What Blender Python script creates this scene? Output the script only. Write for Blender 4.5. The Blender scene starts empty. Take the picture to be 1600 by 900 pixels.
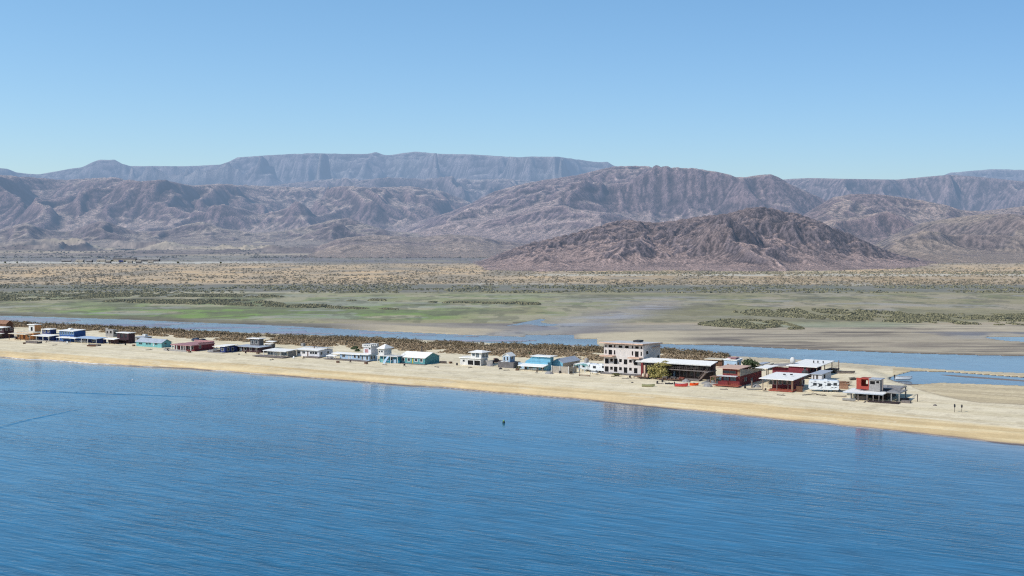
import bpy, bmesh, math, random
import numpy as np
from mathutils import Vector, Matrix
random.seed(11); RNG = np.random.RandomState(7)
S = bpy.context.scene
COL = S.collection
R = math.radians
# ------------------------------------------------------------------ survey helpers
CAM_H = 46.0; FPX = 1900.0; PITCH = math.atan(78/1900.0)
CP, SP = math.cos(PITCH), math.sin(PITCH)
def ray(px, py):
    a = (px-800)/FPX; b = (450-py)/FPX
    return a, CP + b*SP, -SP + b*CP
def ground_pt(px, py, z=0.0):
    a, dy, dz = ray(px, py); t = (z-CAM_H)/dz
    return a*t, dy*t
def proj(x, y, z):
    dep = y*CP - (z-CAM_H)*SP; up = y*SP + (z-CAM_H)*CP
    return 800+FPX*x/dep, 450-FPX*up/dep
def srgb(r, g, b):
    f = lambda c: (c/255/12.92) if c/255 <= .04045 else ((c/255+.055)/1.055)**2.4
    return (f(r), f(g), f(b))
def srgb_np(c): return np.array(srgb(*c))
# ------------------------------------------------------------------ noise (numpy)
def _hash(ix, iy, seed):
    n = (ix.astype(np.int64)*374761393 + iy.astype(np.int64)*668265263 + seed*1442695041) & 0xffffffff
    n = ((n ^ (n >> 13))*1274126177) & 0xffffffff
    n = (n ^ (n >> 16)) & 0xffffffff
    return n/4294967295.0
def vnoise(x, y, seed=0):
    x = np.asarray(x, float); y = np.asarray(y, float)
    ix = np.floor(x); iy = np.floor(y); fx = x-ix; fy = y-iy
    fx = fx*fx*fx*(fx*(fx*6-15)+10); fy = fy*fy*fy*(fy*(fy*6-15)+10)
    a = _hash(ix, iy, seed); b = _hash(ix+1, iy, seed); c = _hash(ix, iy+1, seed); d = _hash(ix+1, iy+1, seed)
    return (a*(1-fx)+b*fx)*(1-fy) + (c*(1-fx)+d*fx)*fy
def fbm(x, y, o=4, seed=0, g=.5):
    s = 0; a = 1; t = 0
    for i in range(o):
        s = s + a*vnoise(x*2**i+i*17.3, y*2**i-i*9.1, seed+i); t += a; a *= g
    return s/t
def ridged(x, y, o=5, seed=0, g=.5):
    s = 0; a = 1; t = 0; w = 1
    for i in range(o):
        n = 1-np.abs(2*vnoise(x*2**i+i*7.7, y*2**i+i*3.3, seed+i)-1); n = n*n
        s = s + a*n*w; w = np.clip(n*1.6, 0, 1); t += a; a *= g
    return s/t
def sstep(a, b, x):
    t = np.clip((x-a)/(b-a), 0, 1); return t*t*(3-2*t)
# ------------------------------------------------------------------ objects
def tag(o, label=None, cat=None, group=None, kind=None):
    if label: o['label'] = label
    if cat: o['category'] = cat
    if group: o['group'] = group
    if kind: o['kind'] = kind
    return o
def thing(name, label, cat, loc=(0,0,0), rz=0, group=None):
    o = bpy.data.objects.new(name, None); COL.objects.link(o)
    o.location = loc; o.rotation_euler = (0,0,rz); o.empty_display_size = .5
    return tag(o, label, cat, group)
def grid_mesh(name, V, nr, nc, mat, colors=None, extra=None, mask=None, smooth=True):
    me = bpy.data.meshes.new(name)
    idx = np.arange(nr*nc).reshape(nr, nc)
    q = np.stack([idx[:-1,:-1], idx[:-1,1:], idx[1:,1:], idx[1:,:-1]], -1).reshape(-1, 4)
    if mask is not None: q = q[mask.reshape(-1)]
    me.vertices.add(nr*nc); me.vertices.foreach_set('co', V.reshape(-1).astype(np.float32))
    me.loops.add(q.size); me.loops.foreach_set('vertex_index', q.reshape(-1).astype(np.int32))
    me.polygons.add(len(q)); me.polygons.foreach_set('loop_start', (np.arange(len(q))*4).astype(np.int32))
    try: me.polygons.foreach_set('loop_total', np.full(len(q), 4, np.int32))
    except Exception: pass
    if smooth: me.polygons.foreach_set('use_smooth', np.ones(len(q), bool))
    me.update(calc_edges=True)
    if colors is not None:
        at = me.color_attributes.new('Col', 'FLOAT_COLOR', 'POINT')
        c = np.ones((nr*nc, 4), np.float32); c[:, :colors.shape[-1]] = colors.reshape(nr*nc, -1)
        at.data.foreach_set('color', c.reshape(-1))
    if extra is not None:
        at = me.attributes.new('wet', 'FLOAT', 'POINT'); at.data.foreach_set('value', extra.reshape(-1).astype(np.float32))
    me.materials.append(mat); me.validate()
    o = bpy.data.objects.new(name, me); COL.objects.link(o); return o
# ------------------------------------------------------------------ node helpers
def newmat(name):
    m = bpy.data.materials.new(name); m.use_nodes = True
    nt = m.node_tree; nt.nodes.clear(); return m, nt
def N(nt, t, **kw):
    n = nt.nodes.new(t)
    for k, v in kw.items():
        if k.startswith('i_'): n.inputs[k[2:].replace('_', ' ')].default_value = v
        else: setattr(n, k, v)
    return n
def mixc(nt, fac, a, b, blend='MIX'):
    n = nt.nodes.new('ShaderNodeMix'); n.data_type = 'RGBA'; n.blend_type = blend
    for k, v in ((0, fac), (6, a), (7, b)):
        s = n.inputs[k]
        if isinstance(v, bpy.types.NodeSocket): nt.links.new(v, s)
        elif isinstance(v, (int, float)): s.default_value = v if k == 0 else (v, v, v, 1)
        else: s.default_value = (*v, 1) if len(v) == 3 else v
    return n.outputs[2]
def mth(nt, op, a, b=None, c=None, clamp=False):
    n = nt.nodes.new('ShaderNodeMath'); n.operation = op; n.use_clamp = clamp
    for s, v in zip(n.inputs, (a, b, c)):
        if v is None: continue
        if isinstance(v, bpy.types.NodeSocket): nt.links.new(v, s)
        else: s.default_value = v
    return n.outputs[0]
def noise(nt, vec, scale, detail=3, rough=.55, out=0):
    n = N(nt, 'ShaderNodeTexNoise'); n.inputs['Scale'].default_value = scale
    n.inputs['Detail'].default_value = detail; n.inputs['Roughness'].default_value = rough
    if vec is not None: nt.links.new(vec, n.inputs['Vector'])
    return n.outputs[out]
def maprange(nt, v, a, b, c, d):
    n = N(nt, 'ShaderNodeMapRange'); nt.links.new(v, n.inputs[0])
    for i, x in enumerate((a, b, c, d)): n.inputs[i+1].default_value = x
    return n.outputs[0]
def mapping(nt, vec, rot=0, scale=(1,1,1)):
    if rot:
        n = N(nt, 'ShaderNodeMapping'); nt.links.new(vec, n.inputs[0]); n.inputs['Rotation'].default_value = (0,0,rot); vec = n.outputs[0]
    n = N(nt, 'ShaderNodeMapping'); nt.links.new(vec, n.inputs[0]); n.inputs['Scale'].default_value = scale
    return n.outputs[0]
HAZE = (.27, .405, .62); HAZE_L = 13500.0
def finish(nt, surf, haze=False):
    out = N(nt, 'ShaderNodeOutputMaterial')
    if haze:   # painted haze: blue emission mixed into the surface, growing with distance inland (world position)
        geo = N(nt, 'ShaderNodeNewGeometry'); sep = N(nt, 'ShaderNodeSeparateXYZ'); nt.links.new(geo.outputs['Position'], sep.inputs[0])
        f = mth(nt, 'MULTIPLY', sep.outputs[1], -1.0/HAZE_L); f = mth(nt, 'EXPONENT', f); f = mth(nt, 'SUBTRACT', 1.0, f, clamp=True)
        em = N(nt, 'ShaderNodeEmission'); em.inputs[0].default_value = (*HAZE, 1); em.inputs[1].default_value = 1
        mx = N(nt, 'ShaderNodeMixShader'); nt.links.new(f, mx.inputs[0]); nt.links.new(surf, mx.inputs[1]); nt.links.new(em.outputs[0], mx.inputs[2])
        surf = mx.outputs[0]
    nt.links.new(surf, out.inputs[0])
def bsdf(nt, col, rough=.8, spec=.3, normal=None, metallic=0):
    p = N(nt, 'ShaderNodeBsdfPrincipled')
    for k, v in (('Base Color', col), ('Roughness', rough), ('Specular IOR Level', spec), ('Metallic', metallic)):
        if isinstance(v, bpy.types.NodeSocket): nt.links.new(v, p.inputs[k])
        elif k == 'Base Color': p.inputs[k].default_value = (*v, 1)
        else: p.inputs[k].default_value = v
    if normal is not None: nt.links.new(normal, p.inputs['Normal'])
    return p.outputs[0]
def bump(nt, h, strength, dist):
    n = N(nt, 'ShaderNodeBump'); nt.links.new(h, n.inputs['Height']); n.inputs['Strength'].default_value = strength
    n.inputs['Distance'].default_value = dist; return n.outputs[0]
# ------------------------------------------------------------------ camera, sky, sun
cam = bpy.data.cameras.new('camera'); cam.sensor_width = 36; cam.lens = 36*FPX/1600; cam.clip_start = 1; cam.clip_end = 60000
co = bpy.data.objects.new('camera', cam); COL.objects.link(co); co.location = (0,0,CAM_H); co.rotation_euler = (math.pi/2-PITCH, 0, 0)
S.camera = co
S.view_settings.view_transform = 'Standard'; S.view_settings.look = 'None'; S.view_settings.exposure = 0
SUN_EL = R(40); SUN_DIR = Vector((-.84, -.54, 0)).normalized()   # horizontal direction towards the sun
w = bpy.data.worlds.new('World'); S.world = w; w.use_nodes = True; nt = w.node_tree; nt.nodes.clear()
sky = N(nt, 'ShaderNodeTexSky'); sky.sky_type = 'NISHITA'; sky.sun_disc = False; sky.sun_elevation = SUN_EL
sky.sun_rotation = math.atan2(SUN_DIR.x, SUN_DIR.y) % (2*math.pi)
sky.altitude = 0; sky.air_density = SKY_AIR if 'SKY_AIR' in globals() else 1.0; sky.dust_density = .3; sky.ozone_density = 3.0
hs = N(nt, 'ShaderNodeMix'); hs.data_type = 'RGBA'; hs.blend_type = 'MULTIPLY'; hs.inputs[0].default_value = 1
tcs = N(nt, 'ShaderNodeTexCoord'); sps = N(nt, 'ShaderNodeSeparateXYZ'); nt.links.new(tcs.outputs['Generated'], sps.inputs[0])
tint = mixc(nt, maprange(nt, sps.outputs[2], .02, .24, 0, 1), (.80, .90, 1.15), (.84, 1.07, 1.23)); side = mixc(nt, maprange(nt, sps.outputs[0], -.4, .4, 0, 1), (1.22, 1.22, 1.14), (.79, .83, .83)); nt.links.new(mixc(nt, 1.0, tint, side, 'MULTIPLY'), hs.inputs[7])
bg = N(nt, 'ShaderNodeBackground'); bg.inputs[1].default_value = .115
wo = N(nt, 'ShaderNodeOutputWorld'); nt.links.new(sky.outputs[0], hs.inputs[6]); nt.links.new(hs.outputs[2], bg.inputs[0]); nt.links.new(bg.outputs[0], wo.inputs[0])
sl = bpy.data.lights.new('sun', 'SUN'); sl.energy = 4.0; sl.angle = R(.5); sl.color = (1, .955, .89)
so = bpy.data.objects.new('sun', sl); COL.objects.link(so)
sd = Vector((SUN_DIR.x*math.cos(SUN_EL), SUN_DIR.y*math.cos(SUN_EL), math.sin(SUN_EL)))
so.rotation_euler = sd.to_track_quat('Z', 'Y').to_euler(); so.location = (0, 0, 300)
S.cycles.use_denoising = False; S.cycles.max_bounces = 5; S.cycles.filter_width = 1.2; S.cycles.sample_clamp_indirect = 4
# ================================================================== GROUND (one sheet) : surveyed bands of sand, marsh, mud
X4 = lambda *p: (np.array(p[0::2], float), np.array(p[1::2], float))
def L(pts, x): return np.interp(x, pts[0], pts[1])
SHORE = X4(-600,523, -200,545, 0,558, 60,562.5, 100,565, 200,571.5, 300,576.5, 400,584.5, 500,591, 600,599.5, 700,607, 800,615.5, 900,624, 1000,634, 1090,643, 1250,659.5, 1350,669, 1450,679.5, 1600,697, 1800,722, 2200,775)
CH_TOP = X4(-600,480, 0,493, 100,496, 200,499, 300,503.5, 400,507, 500,512, 600,517.5, 700,522, 760,524, 820,526, 860,527, 900,529)
CH_BOT = X4(-600,492, 0,503.5, 100,507.5, 200,511.5, 300,516.5, 400,521, 500,525, 600,528.5, 700,533.5, 800,537, 900,541, 950,543)
CR_TOP = X4(1000,535.5, 1035,537, 1140,540, 1200,543, 1300,547, 1400,551, 1500,554, 1600,556, 2200,580)
CR_BOT = X4(1000,541, 1040,545, 1090,551, 1140,556, 1200,559, 1300,565.5, 1400,573, 1500,579, 1600,583, 2200,625)
ZG = 1.6
def ground_z(px, py):
    """height of the ground where the survey point (px,py) falls, water masks"""
    D = 87400/np.maximum(py-372, 1)
    wob = fbm(px/34., py/50., 4, 5)
    s = (L(SHORE, px) - py) + (wob-.5)*2.2
    m = s*D*D/87400.
    X, Y = ground_pt(px, py, 0)
    n = fbm(X/45, Y/60, 4, 21); n2 = fbm(X/18, Y/26, 3, 33)
    z = np.where(m < 0, np.maximum(m*.07, -2.5), ZG*(1-np.exp(-m/16)))
    # inland edge of the spit
    back = np.where(px < 960, L(CH_BOT, px), L(CR_BOT, px))
    back = np.where((px >= 935) & (px < 1015), 544, back)
    back = np.where(px > 1350, np.interp(px, [1350,1390,1420,1470,1600,2200], [569.5,588,602,603,607,650]), back)
    inland = sstep(10, -2, py-back)
    z = z*(1-inland) + .16*inland
    e = (n2-.5)*2.4
    wat = (py > L(CH_TOP, px)+e*.5) & (py < L(CH_BOT, px)+e*.7-.5) & (px < 935+e*8)
    # mud ribs showing in the left channel
    ribs = (fbm(X/70, Y/16, 4, 55) > np.interp(px,[0,300,520,640],[.41,.45,.52,.57])) & (py > L(CH_TOP, px)+2) & (px < 900) & ((py > L(CH_BOT,px)-5) | (px > 560) | (px < 480))
    wat &= ~ribs
    inlet = np.exp(-((py-(526-(px-860)*.12))/4.5)**2)*(px > 850)*(px < 1060)
    tongue = (px > 897+e*3) & (py > 521+ (px-900)*-.02) 
    wat |= (px > 820) & (px < 935) & (py > 523+e) & (py < 542) & ~tongue & ~ribs
    wr = (py > L(CR_TOP, px)+e*.35) & (py < L(CR_BOT, px)+e*.3) & (px > 1018+e*6)
    # pool behind the sand bar
    pt = np.interp(px, [1385,1395,1425,1475,1600,1750], [592,588,579.5,580.5,589.5,601]); pb = np.interp(px, [1385,1400,1420,1470,1600,1750], [592,597,602,598,602.5,612])
    pool = (py > pt+e*.3) & (py < pb+e*.3) & (px > 1388)
    rib2 = (np.abs(py - np.interp(px, [1440,1600,1750], [583.5,595,606])) < 1.6) & (px > 1470)
    # scattered marsh pools
    g = fbm(X/60, Y/95, 4, 71)
    mp = (g > .60) & (py > 471) & (py < 528) & (px > 690+ (n-.5)*80) & (px < 1060+(n-.5)*80) & (np.abs(py-(522-(px-800)*.20)) < 15)
    mp |= (g > .60) & (py > 526) & (py < 537) & (px > 1540)
    wat = wat | wr | pool | mp
    rz = np.exp(-((py-np.interp(px, [1440,1600,1750], [583.5,595,606]))/1.15)**2)*sstep(1440,1500,px)
    z = np.where(wat, -.10+.24*rz*pool, z)
    return z, wat, s, m
cols = np.arange(-560, 2160.1, 2.0); rows = np.concatenate([np.arange(800, 705, -8.), np.arange(704, 399.9, -.8)])
PX, PY = np.meshgrid(cols, rows)
Z, WAT, SH, MM = ground_z(PX, PY)
# soften banks
Zs = Z.copy()
for _ in range(1):
    Zs[:,1:-1] = (Zs[:,:-2]+2*Zs[:,1:-1]+Zs[:,2:])/4
Z = Zs
GX, GY = ground_pt(PX, PY, Z)
def paint(PX, PY, X, Y, SH, MM, WAT):
    D = Y
    n1 = fbm(X/160, Y/220, 5, 3); n2 = fbm(X/30, Y/40, 5, 9); n3 = fbm(X/8, Y/10, 4, 13); n4 = fbm(X/70, Y/200, 5, 19)
    d1 = (n1-.5)*2; d2 = (n2-.5)*2; d3 = (n3-.5)*2; d4 = (n4-.5)*2
    py = PY + d2*1.6
    C = np.zeros(PX.shape+(3,)); wet = np.zeros(PX.shape)
    def put(c, a):
        nonlocal C
        a = np.clip(a, 0, 1)[..., None]; C = C*(1-a) + srgb_np(c)*a
    def box(y0, y1, sy=2., x0=None, x1=None, sx=30):
        a = sstep(y0-sy/2, y0+sy/2, py)*sstep(y1+sy/2, y1-sy/2, py)
        if x0 is not None: a = a*sstep(x0-sx, x0+sx, PX+d1*60+d2*30)
        if x1 is not None: a = a*sstep(x1+sx, x1-sx, PX+d1*60+d2*30)
        return a
    C[:] = srgb_np((133,124,117))
    put((152,141,122), sstep(.45,.7,n1))
    # dune belt with scrub
    put((192,168,134), box(412, 445, 4)); put((210,178,134), box(416, 441, 6)*sstep(.42,.6,n2))
    put((150,138,118), box(410, 446, 3)*sstep(.5,.72,n4)*.8)
    put((205,195,175), box(408.5, 411.5, 1.2, None, 430, 80)*.95)          # pale track, left
    put((201,190,168), box(428, 431, 1.4, 830, None, 60)*.9)               # pale track, right
    put((190,172,135), box(421, 427, 2, 1130, 1330, 40)*.8)
    put((176,150,112), box(431, 446, 3, 1000, None, 90)*sstep(.4,.6,n2)*.9)
    # grey scrub belt
    put((134,128,112), box(444, 458, 3)); put((186,174,152), box(442.5, 446, 1.5)*sstep(.55,.66,n4)*.8)
    put((118,118,100), box(447, 459, 3)*sstep(.42,.6,n2)*.7)
    # middle marsh
    put((148,142,114), box(457, 505, 2)); put((138,136,102), box(459, 500, 4)*sstep(.45,.65,n4))
    put((150,146,131), box(457, 520, 4)*sstep(.55,.7,fbm(X/120, Y/50, 4, 88))*.8)
    put((172,164,146), box(455.8, 458, 1.0, None, 520, 60)*.9)
    put((170,160,140), box(464.5, 467.5, 1.5, 60, 330, 40)*.75)
    put((88,88,76), box(458.5, 464.5, 1.5, None, 430, 60)*(.35+.6*sstep(.35,.6,n3)))
    put((90,90,76), box(466.5, 474, 2, None, 560, 50)*sstep(.25,.5,n2)*(.4+.6*sstep(.3,.6,n3)))
    # green algae flats
    gr = box(474, 494, 4, 60, 720, 60)
    put((130,140,100), gr*.85); put((120,143,82), box(483, 498.5, 3, 120, 705, 40)*sstep(.36,.55,n1+.12)*.9)
    put((136,142,106), box(461, 484, 5, 430, 905, 60)*.7*sstep(.3,.5,n1)); put((126,144,88), box(473, 480, 3, 560, 860, 50)*.7*sstep(.4,.55,n1))
    put((142,135,128), box(476, 483, 3, None, 330, 60)*sstep(.45,.6,n4)*.6)
    put((100,92,84), np.exp(-((py-np.interp(PX,[0,200,400],[484,478,475]))/1.0)**2)*(PX<70)*.6)
    put((96,88,80), np.exp(-((PY-np.interp(PX,[290,340,400],[499,496.5,493]))/.8)**2)*(PX>280)*(PX<400)*.7)
    pa = fbm(X/34, Y/44, 5, 131); pb_ = fbm(X/16, Y/30, 4, 137); mm_ = box(460, 502, 4)*(PY < L(CH_TOP, PX)-3)
    put((142,146,112), mm_*sstep(.50,.56,pa)*.6*sstep(1150,900,PX)); put((112,118,88), mm_*sstep(.56,.62,pb_)*.55); put((160,152,132), mm_*sstep(.60,.64,pa)*.8)
    put((108,104,90), mm_*sstep(.40,.35,pa)*.55); put((150,150,146), mm_*sstep(.62,.66,fbm(X/60,Y/26,4,141))*.6); put((96,96,80), box(455,505,4)*sstep(.60,.66,fbm(X/9,Y/22,3,143))*.5*(PY<L(CH_TOP,PX)-2))
    # bank above the left channel
    bt = L(CH_TOP, PX)
    put((112,106,92), sstep(-7,-3.5,py-bt)*(PX<640)*.8*sstep(680,560,PX)); put((84,77,68), np.exp(-((py-bt+.8)/1.2)**2)*(PX<520)*.75*sstep(.3,.6,n2))
    put((186,170,140), sstep(-13,-9,py-bt)*sstep(480,640,PX)*sstep(900,820,PX)*(PY<bt+6))
    put((150,140,124), sstep(-17,-14,py-bt)*sstep(-9,-12,py-bt)*sstep(430,560,PX)*sstep(860,780,PX))
    # mud round the inlet
    mud = np.exp(-((PY-(523-(PX-800)*.18))/11)**2)*sstep(690,790,PX)*sstep(1090,1000,PX)
    put((142,136,134), mud*.8); put((160,152,136), mud*sstep(.48,.54,pa)*.8); put((112,106,104), mud*sstep(.56,.61,pb_)*.7); put((158,158,160), mud*sstep(.58,.61,fbm(X/50,Y/18,4,161))*.8)
    wet = np.maximum(wet, mud*.45)
    put((120,112,104), box(500,510,3,720,850,20)*.6*sstep(.45,.6,n2))
    put((90,82,70), np.exp(-((PY-np.interp(PX,[800,830,850],[504,503,498.5]))/.9)**2)*(PX>800)*(PX<852)*.9)
    chn = sstep(-.5,1,PY-L(CH_TOP,PX))*sstep(1,-1,PY-L(CH_BOT,PX)+1)*(PX<900); put((148,150,164), chn*.9); put((124,122,132), chn*sstep(.5,.6,fbm(X/40,Y/14,4,171))*.6); wet = np.maximum(wet, chn*.8)
    # right-hand flats
    put((174,159,134), box(505, 560, 4, 960, None, 40)); put((134,121,106), box(510, 549, 5, 940, None, 40)*sstep(.47,.64,fbm(X/150, Y/26, 5, 91))*.85)
    put((104,94,86), box(507, 549, 4, 940, None, 40)*sstep(.56,.62,fbm(X/90, Y/14, 5, 151))*.8); put((186,172,146), box(507, 549, 4, 940, None, 40)*sstep(.6,.64,fbm(X/110, Y/12, 4, 153))*.7)
    put((112,101,88), box(507, 553, 4, 940, None, 40)*sstep(.56,.64,fbm(X/45, Y/7, 4, 157))*.6); put((192,177,148), box(507, 553, 4, 940, None, 40)*sstep(.58,.66,fbm(X/50, Y/6.5, 4, 158))*.6)
    put((176,162,138), box(521, 549, 4, 900, None, 20)*sstep(.5,.64,fbm(X/200, Y/30, 4, 95))*.8)
    tongue = sstep(893,915,PX+d2*8)*sstep(520,523,PY+(PX-900)*.03)*sstep(1120,1000,PX)*(PY<547)
    put((196,180,148), tongue*.9)
    put((144,136,124), box(508,516,3,930,1100,30)*.6)
    put((131,141,112), box(503, 511, 3, 1160, 1450, 50)*.6); put((136,132,104), box(484,500,4,1000,None,60)*.55)
    put((124,112,98), np.exp(-((PY-L(CR_TOP,PX)+1.2)/1.4)**2)*(PX>1150)*.8)
    put((110,104,104), box(519,527,3,1400,None,30)*sstep(.4,.6,n2)*.8); wet = np.maximum(wet, box(519,530,3,1480,None,30)*.6)
    # the spit
    back = np.where(PX < 950, L(CH_BOT, PX), np.where(PX<1015, 544, L(CR_BOT, PX)))
    sp = sstep(-1, 1.2, PY-back)
    put((214,200,168), sp)
    along = X*.84 - Y*.54; across = X*.54 + Y*.84
    st = fbm(along/60, across/3.2, 5, 41); st2 = fbm(along/14, across/1.6, 4, 47); st3 = fbm(along/3, across/2, 4, 49)
    put((224,211,182), sp*sstep(.4,.62,st)*.9); put((186,170,138), sp*sstep(.60,.70,st3)*.22); put((150,136,112), sp*sstep(.66,.72,fbm(along/4, across/3, 3, 52))*.25)
    put((172,158,132), sp*sstep(9,0,PY-back)*(PX>1120)*.7)
    put((166,150,126), sp*np.exp(-((PY-back-4)/3)**2)*(PX>1150)*sstep(.4,.6,n3)*.7)
    put((205,194,166), sp*np.exp(-((PY-back-.6)/.9)**2)*.8)
    # damp flat at far right
    dm = sstep(1.5,-1.5, PY-np.interp(PX,[1390,1425,1440,1470,1500,1530,1600,2200],[590,604,610,618,624,629,632,650]))*(PX>1395)*sp*sstep(-3,0,PY-np.interp(PX,[1400,1600,2200],[577,588,630]))
    put((204,187,152), dm); put((176,160,130), dm*sstep(.5,.62,st)*.7)
    edge = np.exp(-((PY-np.interp(PX,[1425,1440,1470,1500,1530,1600,2200],[604,610,618,624,629,632,650]))/.8)**2)*(PX>1425)
    put((150,136,114), edge*.7)
    for k, (xa_, ya_, yb_) in enumerate(((1290,628,668),(1300,631,672),(1060,608,640),(1420,619,655),(1425,621.5,658))):
        cv = ya_+(yb_-ya_)*((PX-xa_)/330.)+2.0*np.sin(PX/70.+k*.2); put((178,162,132), np.exp(-((PY-cv)/.45)**2)*sstep(xa_,xa_+30,PX)*sstep(xa_+330,xa_+230,PX)*sp*.65)
    # beach face
    lo = sstep(31, 24, MM + d3*1.5 + (st-.5)*14)
    put((214,190,146), lo*sp); put((220,200,158), lo*sp*sstep(.5,.6,st)*.8); put((196,172,128), lo*sp*sstep(.52,.64,fbm(along/80, across/2.2, 4, 61))*.7)
    put((222,208,178), sp*sstep(.70,.74,st2)*.5)
    for k, (mm, wd) in enumerate(((13,.45),(19.5,.5),(27,.6),(8,.35))):
        put((226,212,178) if k % 2 == 0 else (188,168,130), sp*np.exp(-((MM+ (fbm(along/90, across*0, 3, 200+k)-.5)*9-mm)/wd)**2)*sstep(.38,.6,fbm(along/25,across*0,3,210+k))*.75)
    put((188,165,126), sstep(6.5, 3.5, MM + (st2-.5)*2)*sp*.8)
    put((150,131,110), sstep(3.6, 1.6, MM + (st2-.5)*1.6)); wet = np.maximum(wet, sstep(3.6,1.6,MM))
    put((108,94,88), sstep(1.9,.9,MM+(st2-.5)*.8))
    put((110,98,86), sstep(.9,-.2,MM)); put((236,236,232), np.exp(-((MM-.9)/.9)**2)*sstep(.46,.56,fbm(along/30, across*0, 3, 301))*sstep(700,200,PX)*.9); put((220,216,210), np.exp(-((MM-.5)/.5)**2)*sstep(.5,.6,fbm(along/22, across*0, 3, 303))*.6)
    # lagoon beds and their wet margins
    put((120,112,108), WAT*1.0)
    C *= (1+d3*.09+d2*.06)[..., None]
    mz = (box(456, 506, 4))[..., None]; rt_ = sstep(760,1080,PX)[..., None]; C = C*(1-mz) + C*(np.array([1.16,1.12,.96])*(1-rt_)+np.array([1.14,1.06,.98])*rt_)*mz
    sz = (sp*sstep(-1,1,SH))[..., None]; C = C*(1-sz) + C*np.array([1.03,1.0,.95])*sz
    return C, wet
GC, GW = paint(PX, PY, GX, GY, SH, MM, WAT.astype(float))
# far plain and alluvial apron
nc = len(cols)
Dr = np.concatenate([3160+np.arange(0, 130)*24., np.geomspace(6400, 26000, 26)])
DD = np.repeat(Dr[:,None], nc, 1); XX = (cols[None,:]-800)/FPX*DD
def apron(X, Y): return .16+46*sstep(2900, 6400, Y)**1.0*1.0 + sstep(5500,16000,Y)*60
def plain_z(XX, DD): return apron(XX, DD) + (fbm(XX/260, DD/300, 5, 77)-.5)*30*sstep(3300,4300,DD) + (ridged(XX/170, DD/240, 5, 78)-.35)*46*sstep(3250,4000,DD)*sstep(.38,.58,fbm(XX/500,DD/600,3,79))
ZZ = plain_z(XX, DD)
n = fbm(XX/120, DD/160, 5, 14); n2 = fbm(XX/700, DD/300, 4, 15)
FC = np.ones(XX.shape+(3,))*srgb_np((150,133,118)); a = sstep(.48,.62,n)[...,None]; FC = FC*(1-a)+srgb_np((122,106,96))*a
a = sstep(.55,.66,n2)[...,None]*.7; FC = FC*(1-a)+srgb_np((192,172,140))*a
V = np.concatenate([np.stack([GX, GY, Z], -1), np.stack([XX, DD, ZZ], -1)], 0)
FC = FC*(.78+.44*RNG.rand(*XX.shape))[...,None]*(1+(fbm(XX/12, DD/60, 3, 98)-.5)*.5)[...,None]; GC = GC*(.96+.08*RNG.rand(*PX.shape))[...,None]
CC = np.concatenate([GC*(1+.05*np.clip(SH/2,0,1)*(PY>500))[...,None], FC*1.0], 0); WW = np.concatenate([GW, np.zeros(XX.shape)], 0)
m, nt = newmat('ground_earth')
at = N(nt, 'ShaderNodeAttribute'); at.attribute_name = 'Col'; aw = N(nt, 'ShaderNodeAttribute'); aw.attribute_name = 'wet'
tc = N(nt, 'ShaderNodeNewGeometry').outputs['Position']
beach = mapping(nt, tc, R(32.7), (.22, 1.6, 1))
v1 = noise(nt, beach, .8, 5); v2 = noise(nt, tc, 1.3, 4); v3 = noise(nt, tc, .12, 4)
c = mixc(nt, 1.0, at.outputs['Color'], mixc(nt, 1.0, maprange(nt, v1, .3, .7, .93, 1.06), maprange(nt, v2, .3, .7, .93, 1.06), 'MULTIPLY'), 'MULTIPLY')
c = mixc(nt, 1.0, c, maprange(nt, v3, .3, .7, .94, 1.05), 'MULTIPLY')
rg = maprange(nt, aw.outputs['Fac'], 0, 1, .95, .32); spc = maprange(nt, aw.outputs['Fac'], 0, 1, .1, .5)
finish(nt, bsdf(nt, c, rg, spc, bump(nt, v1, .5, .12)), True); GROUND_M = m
g = grid_mesh('ground', V, V.shape[0], nc, m, CC, WW); tag(g, 'pale sand spit, marsh flats and desert plain', kind='structure')

# ================================================================== WATER
def water_mat(name, deep, shallow, amp, hazey=False):
    m, nt = newmat(name)
    pos = N(nt, 'ShaderNodeNewGeometry').outputs['Position']
    mp = mapping(nt, pos, R(32.7), (.16, 1, 1))
    mp2 = mapping(nt, pos, R(22), (.22, 1, 1))
    mp3 = mapping(nt, pos, R(46), (.35, 1, 1))
    patch = noise(nt, mapping(nt, pos, R(30), (.5, 1, 1)), .018, 4, .6)
    w1 = noise(nt, mp, .55, 3, .5); w2 = noise(nt, mp2, 1.2, 3, .55); w3 = noise(nt, mp3, 2.6, 3, .6)
    h = mth(nt, 'ADD', mth(nt, 'MULTIPLY', w1, 1.0), mth(nt, 'MULTIPLY', w2, .55))
    h = mth(nt, 'ADD', h, mth(nt, 'MULTIPLY', w3, .14))
    amp_n = mth(nt, 'MULTIPLY', h, maprange(nt, patch, .35, .65, .3, 1.35)); aw_ = N(nt, 'ShaderNodeAttribute'); aw_.attribute_name = 'wet'; amp_n = mth(nt, 'MULTIPLY', amp_n, maprange(nt, aw_.outputs['Fac'], 0, 1, 1, .3))
    at = N(nt, 'ShaderNodeAttribute'); at.attribute_name = 'Col'
    col = mixc(nt, at.outputs['Fac'], deep, shallow)
    col = mixc(nt, maprange(nt, patch, .35, .65, 0, .5), col, tuple(x*.62 for x in deep))
    hm = mth(nt, 'ADD', mth(nt, 'MULTIPLY', w1, .6), mth(nt, 'MULTIPLY', w2, .4)); col = mixc(nt, 1.0, col, maprange(nt, hm, .36, .66, .6, 1.3), 'MULTIPLY')  # sky glints and dark ripple faces painted into the base colour by wave height
    s = bsdf(nt, col, .08, .40, bump(nt, amp_n, 1.0, amp))
    finish(nt, s, hazey); return m
sea_m = water_mat('sea_water', (.003,.132,.25), (.25,.26,.27), .17)
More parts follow.
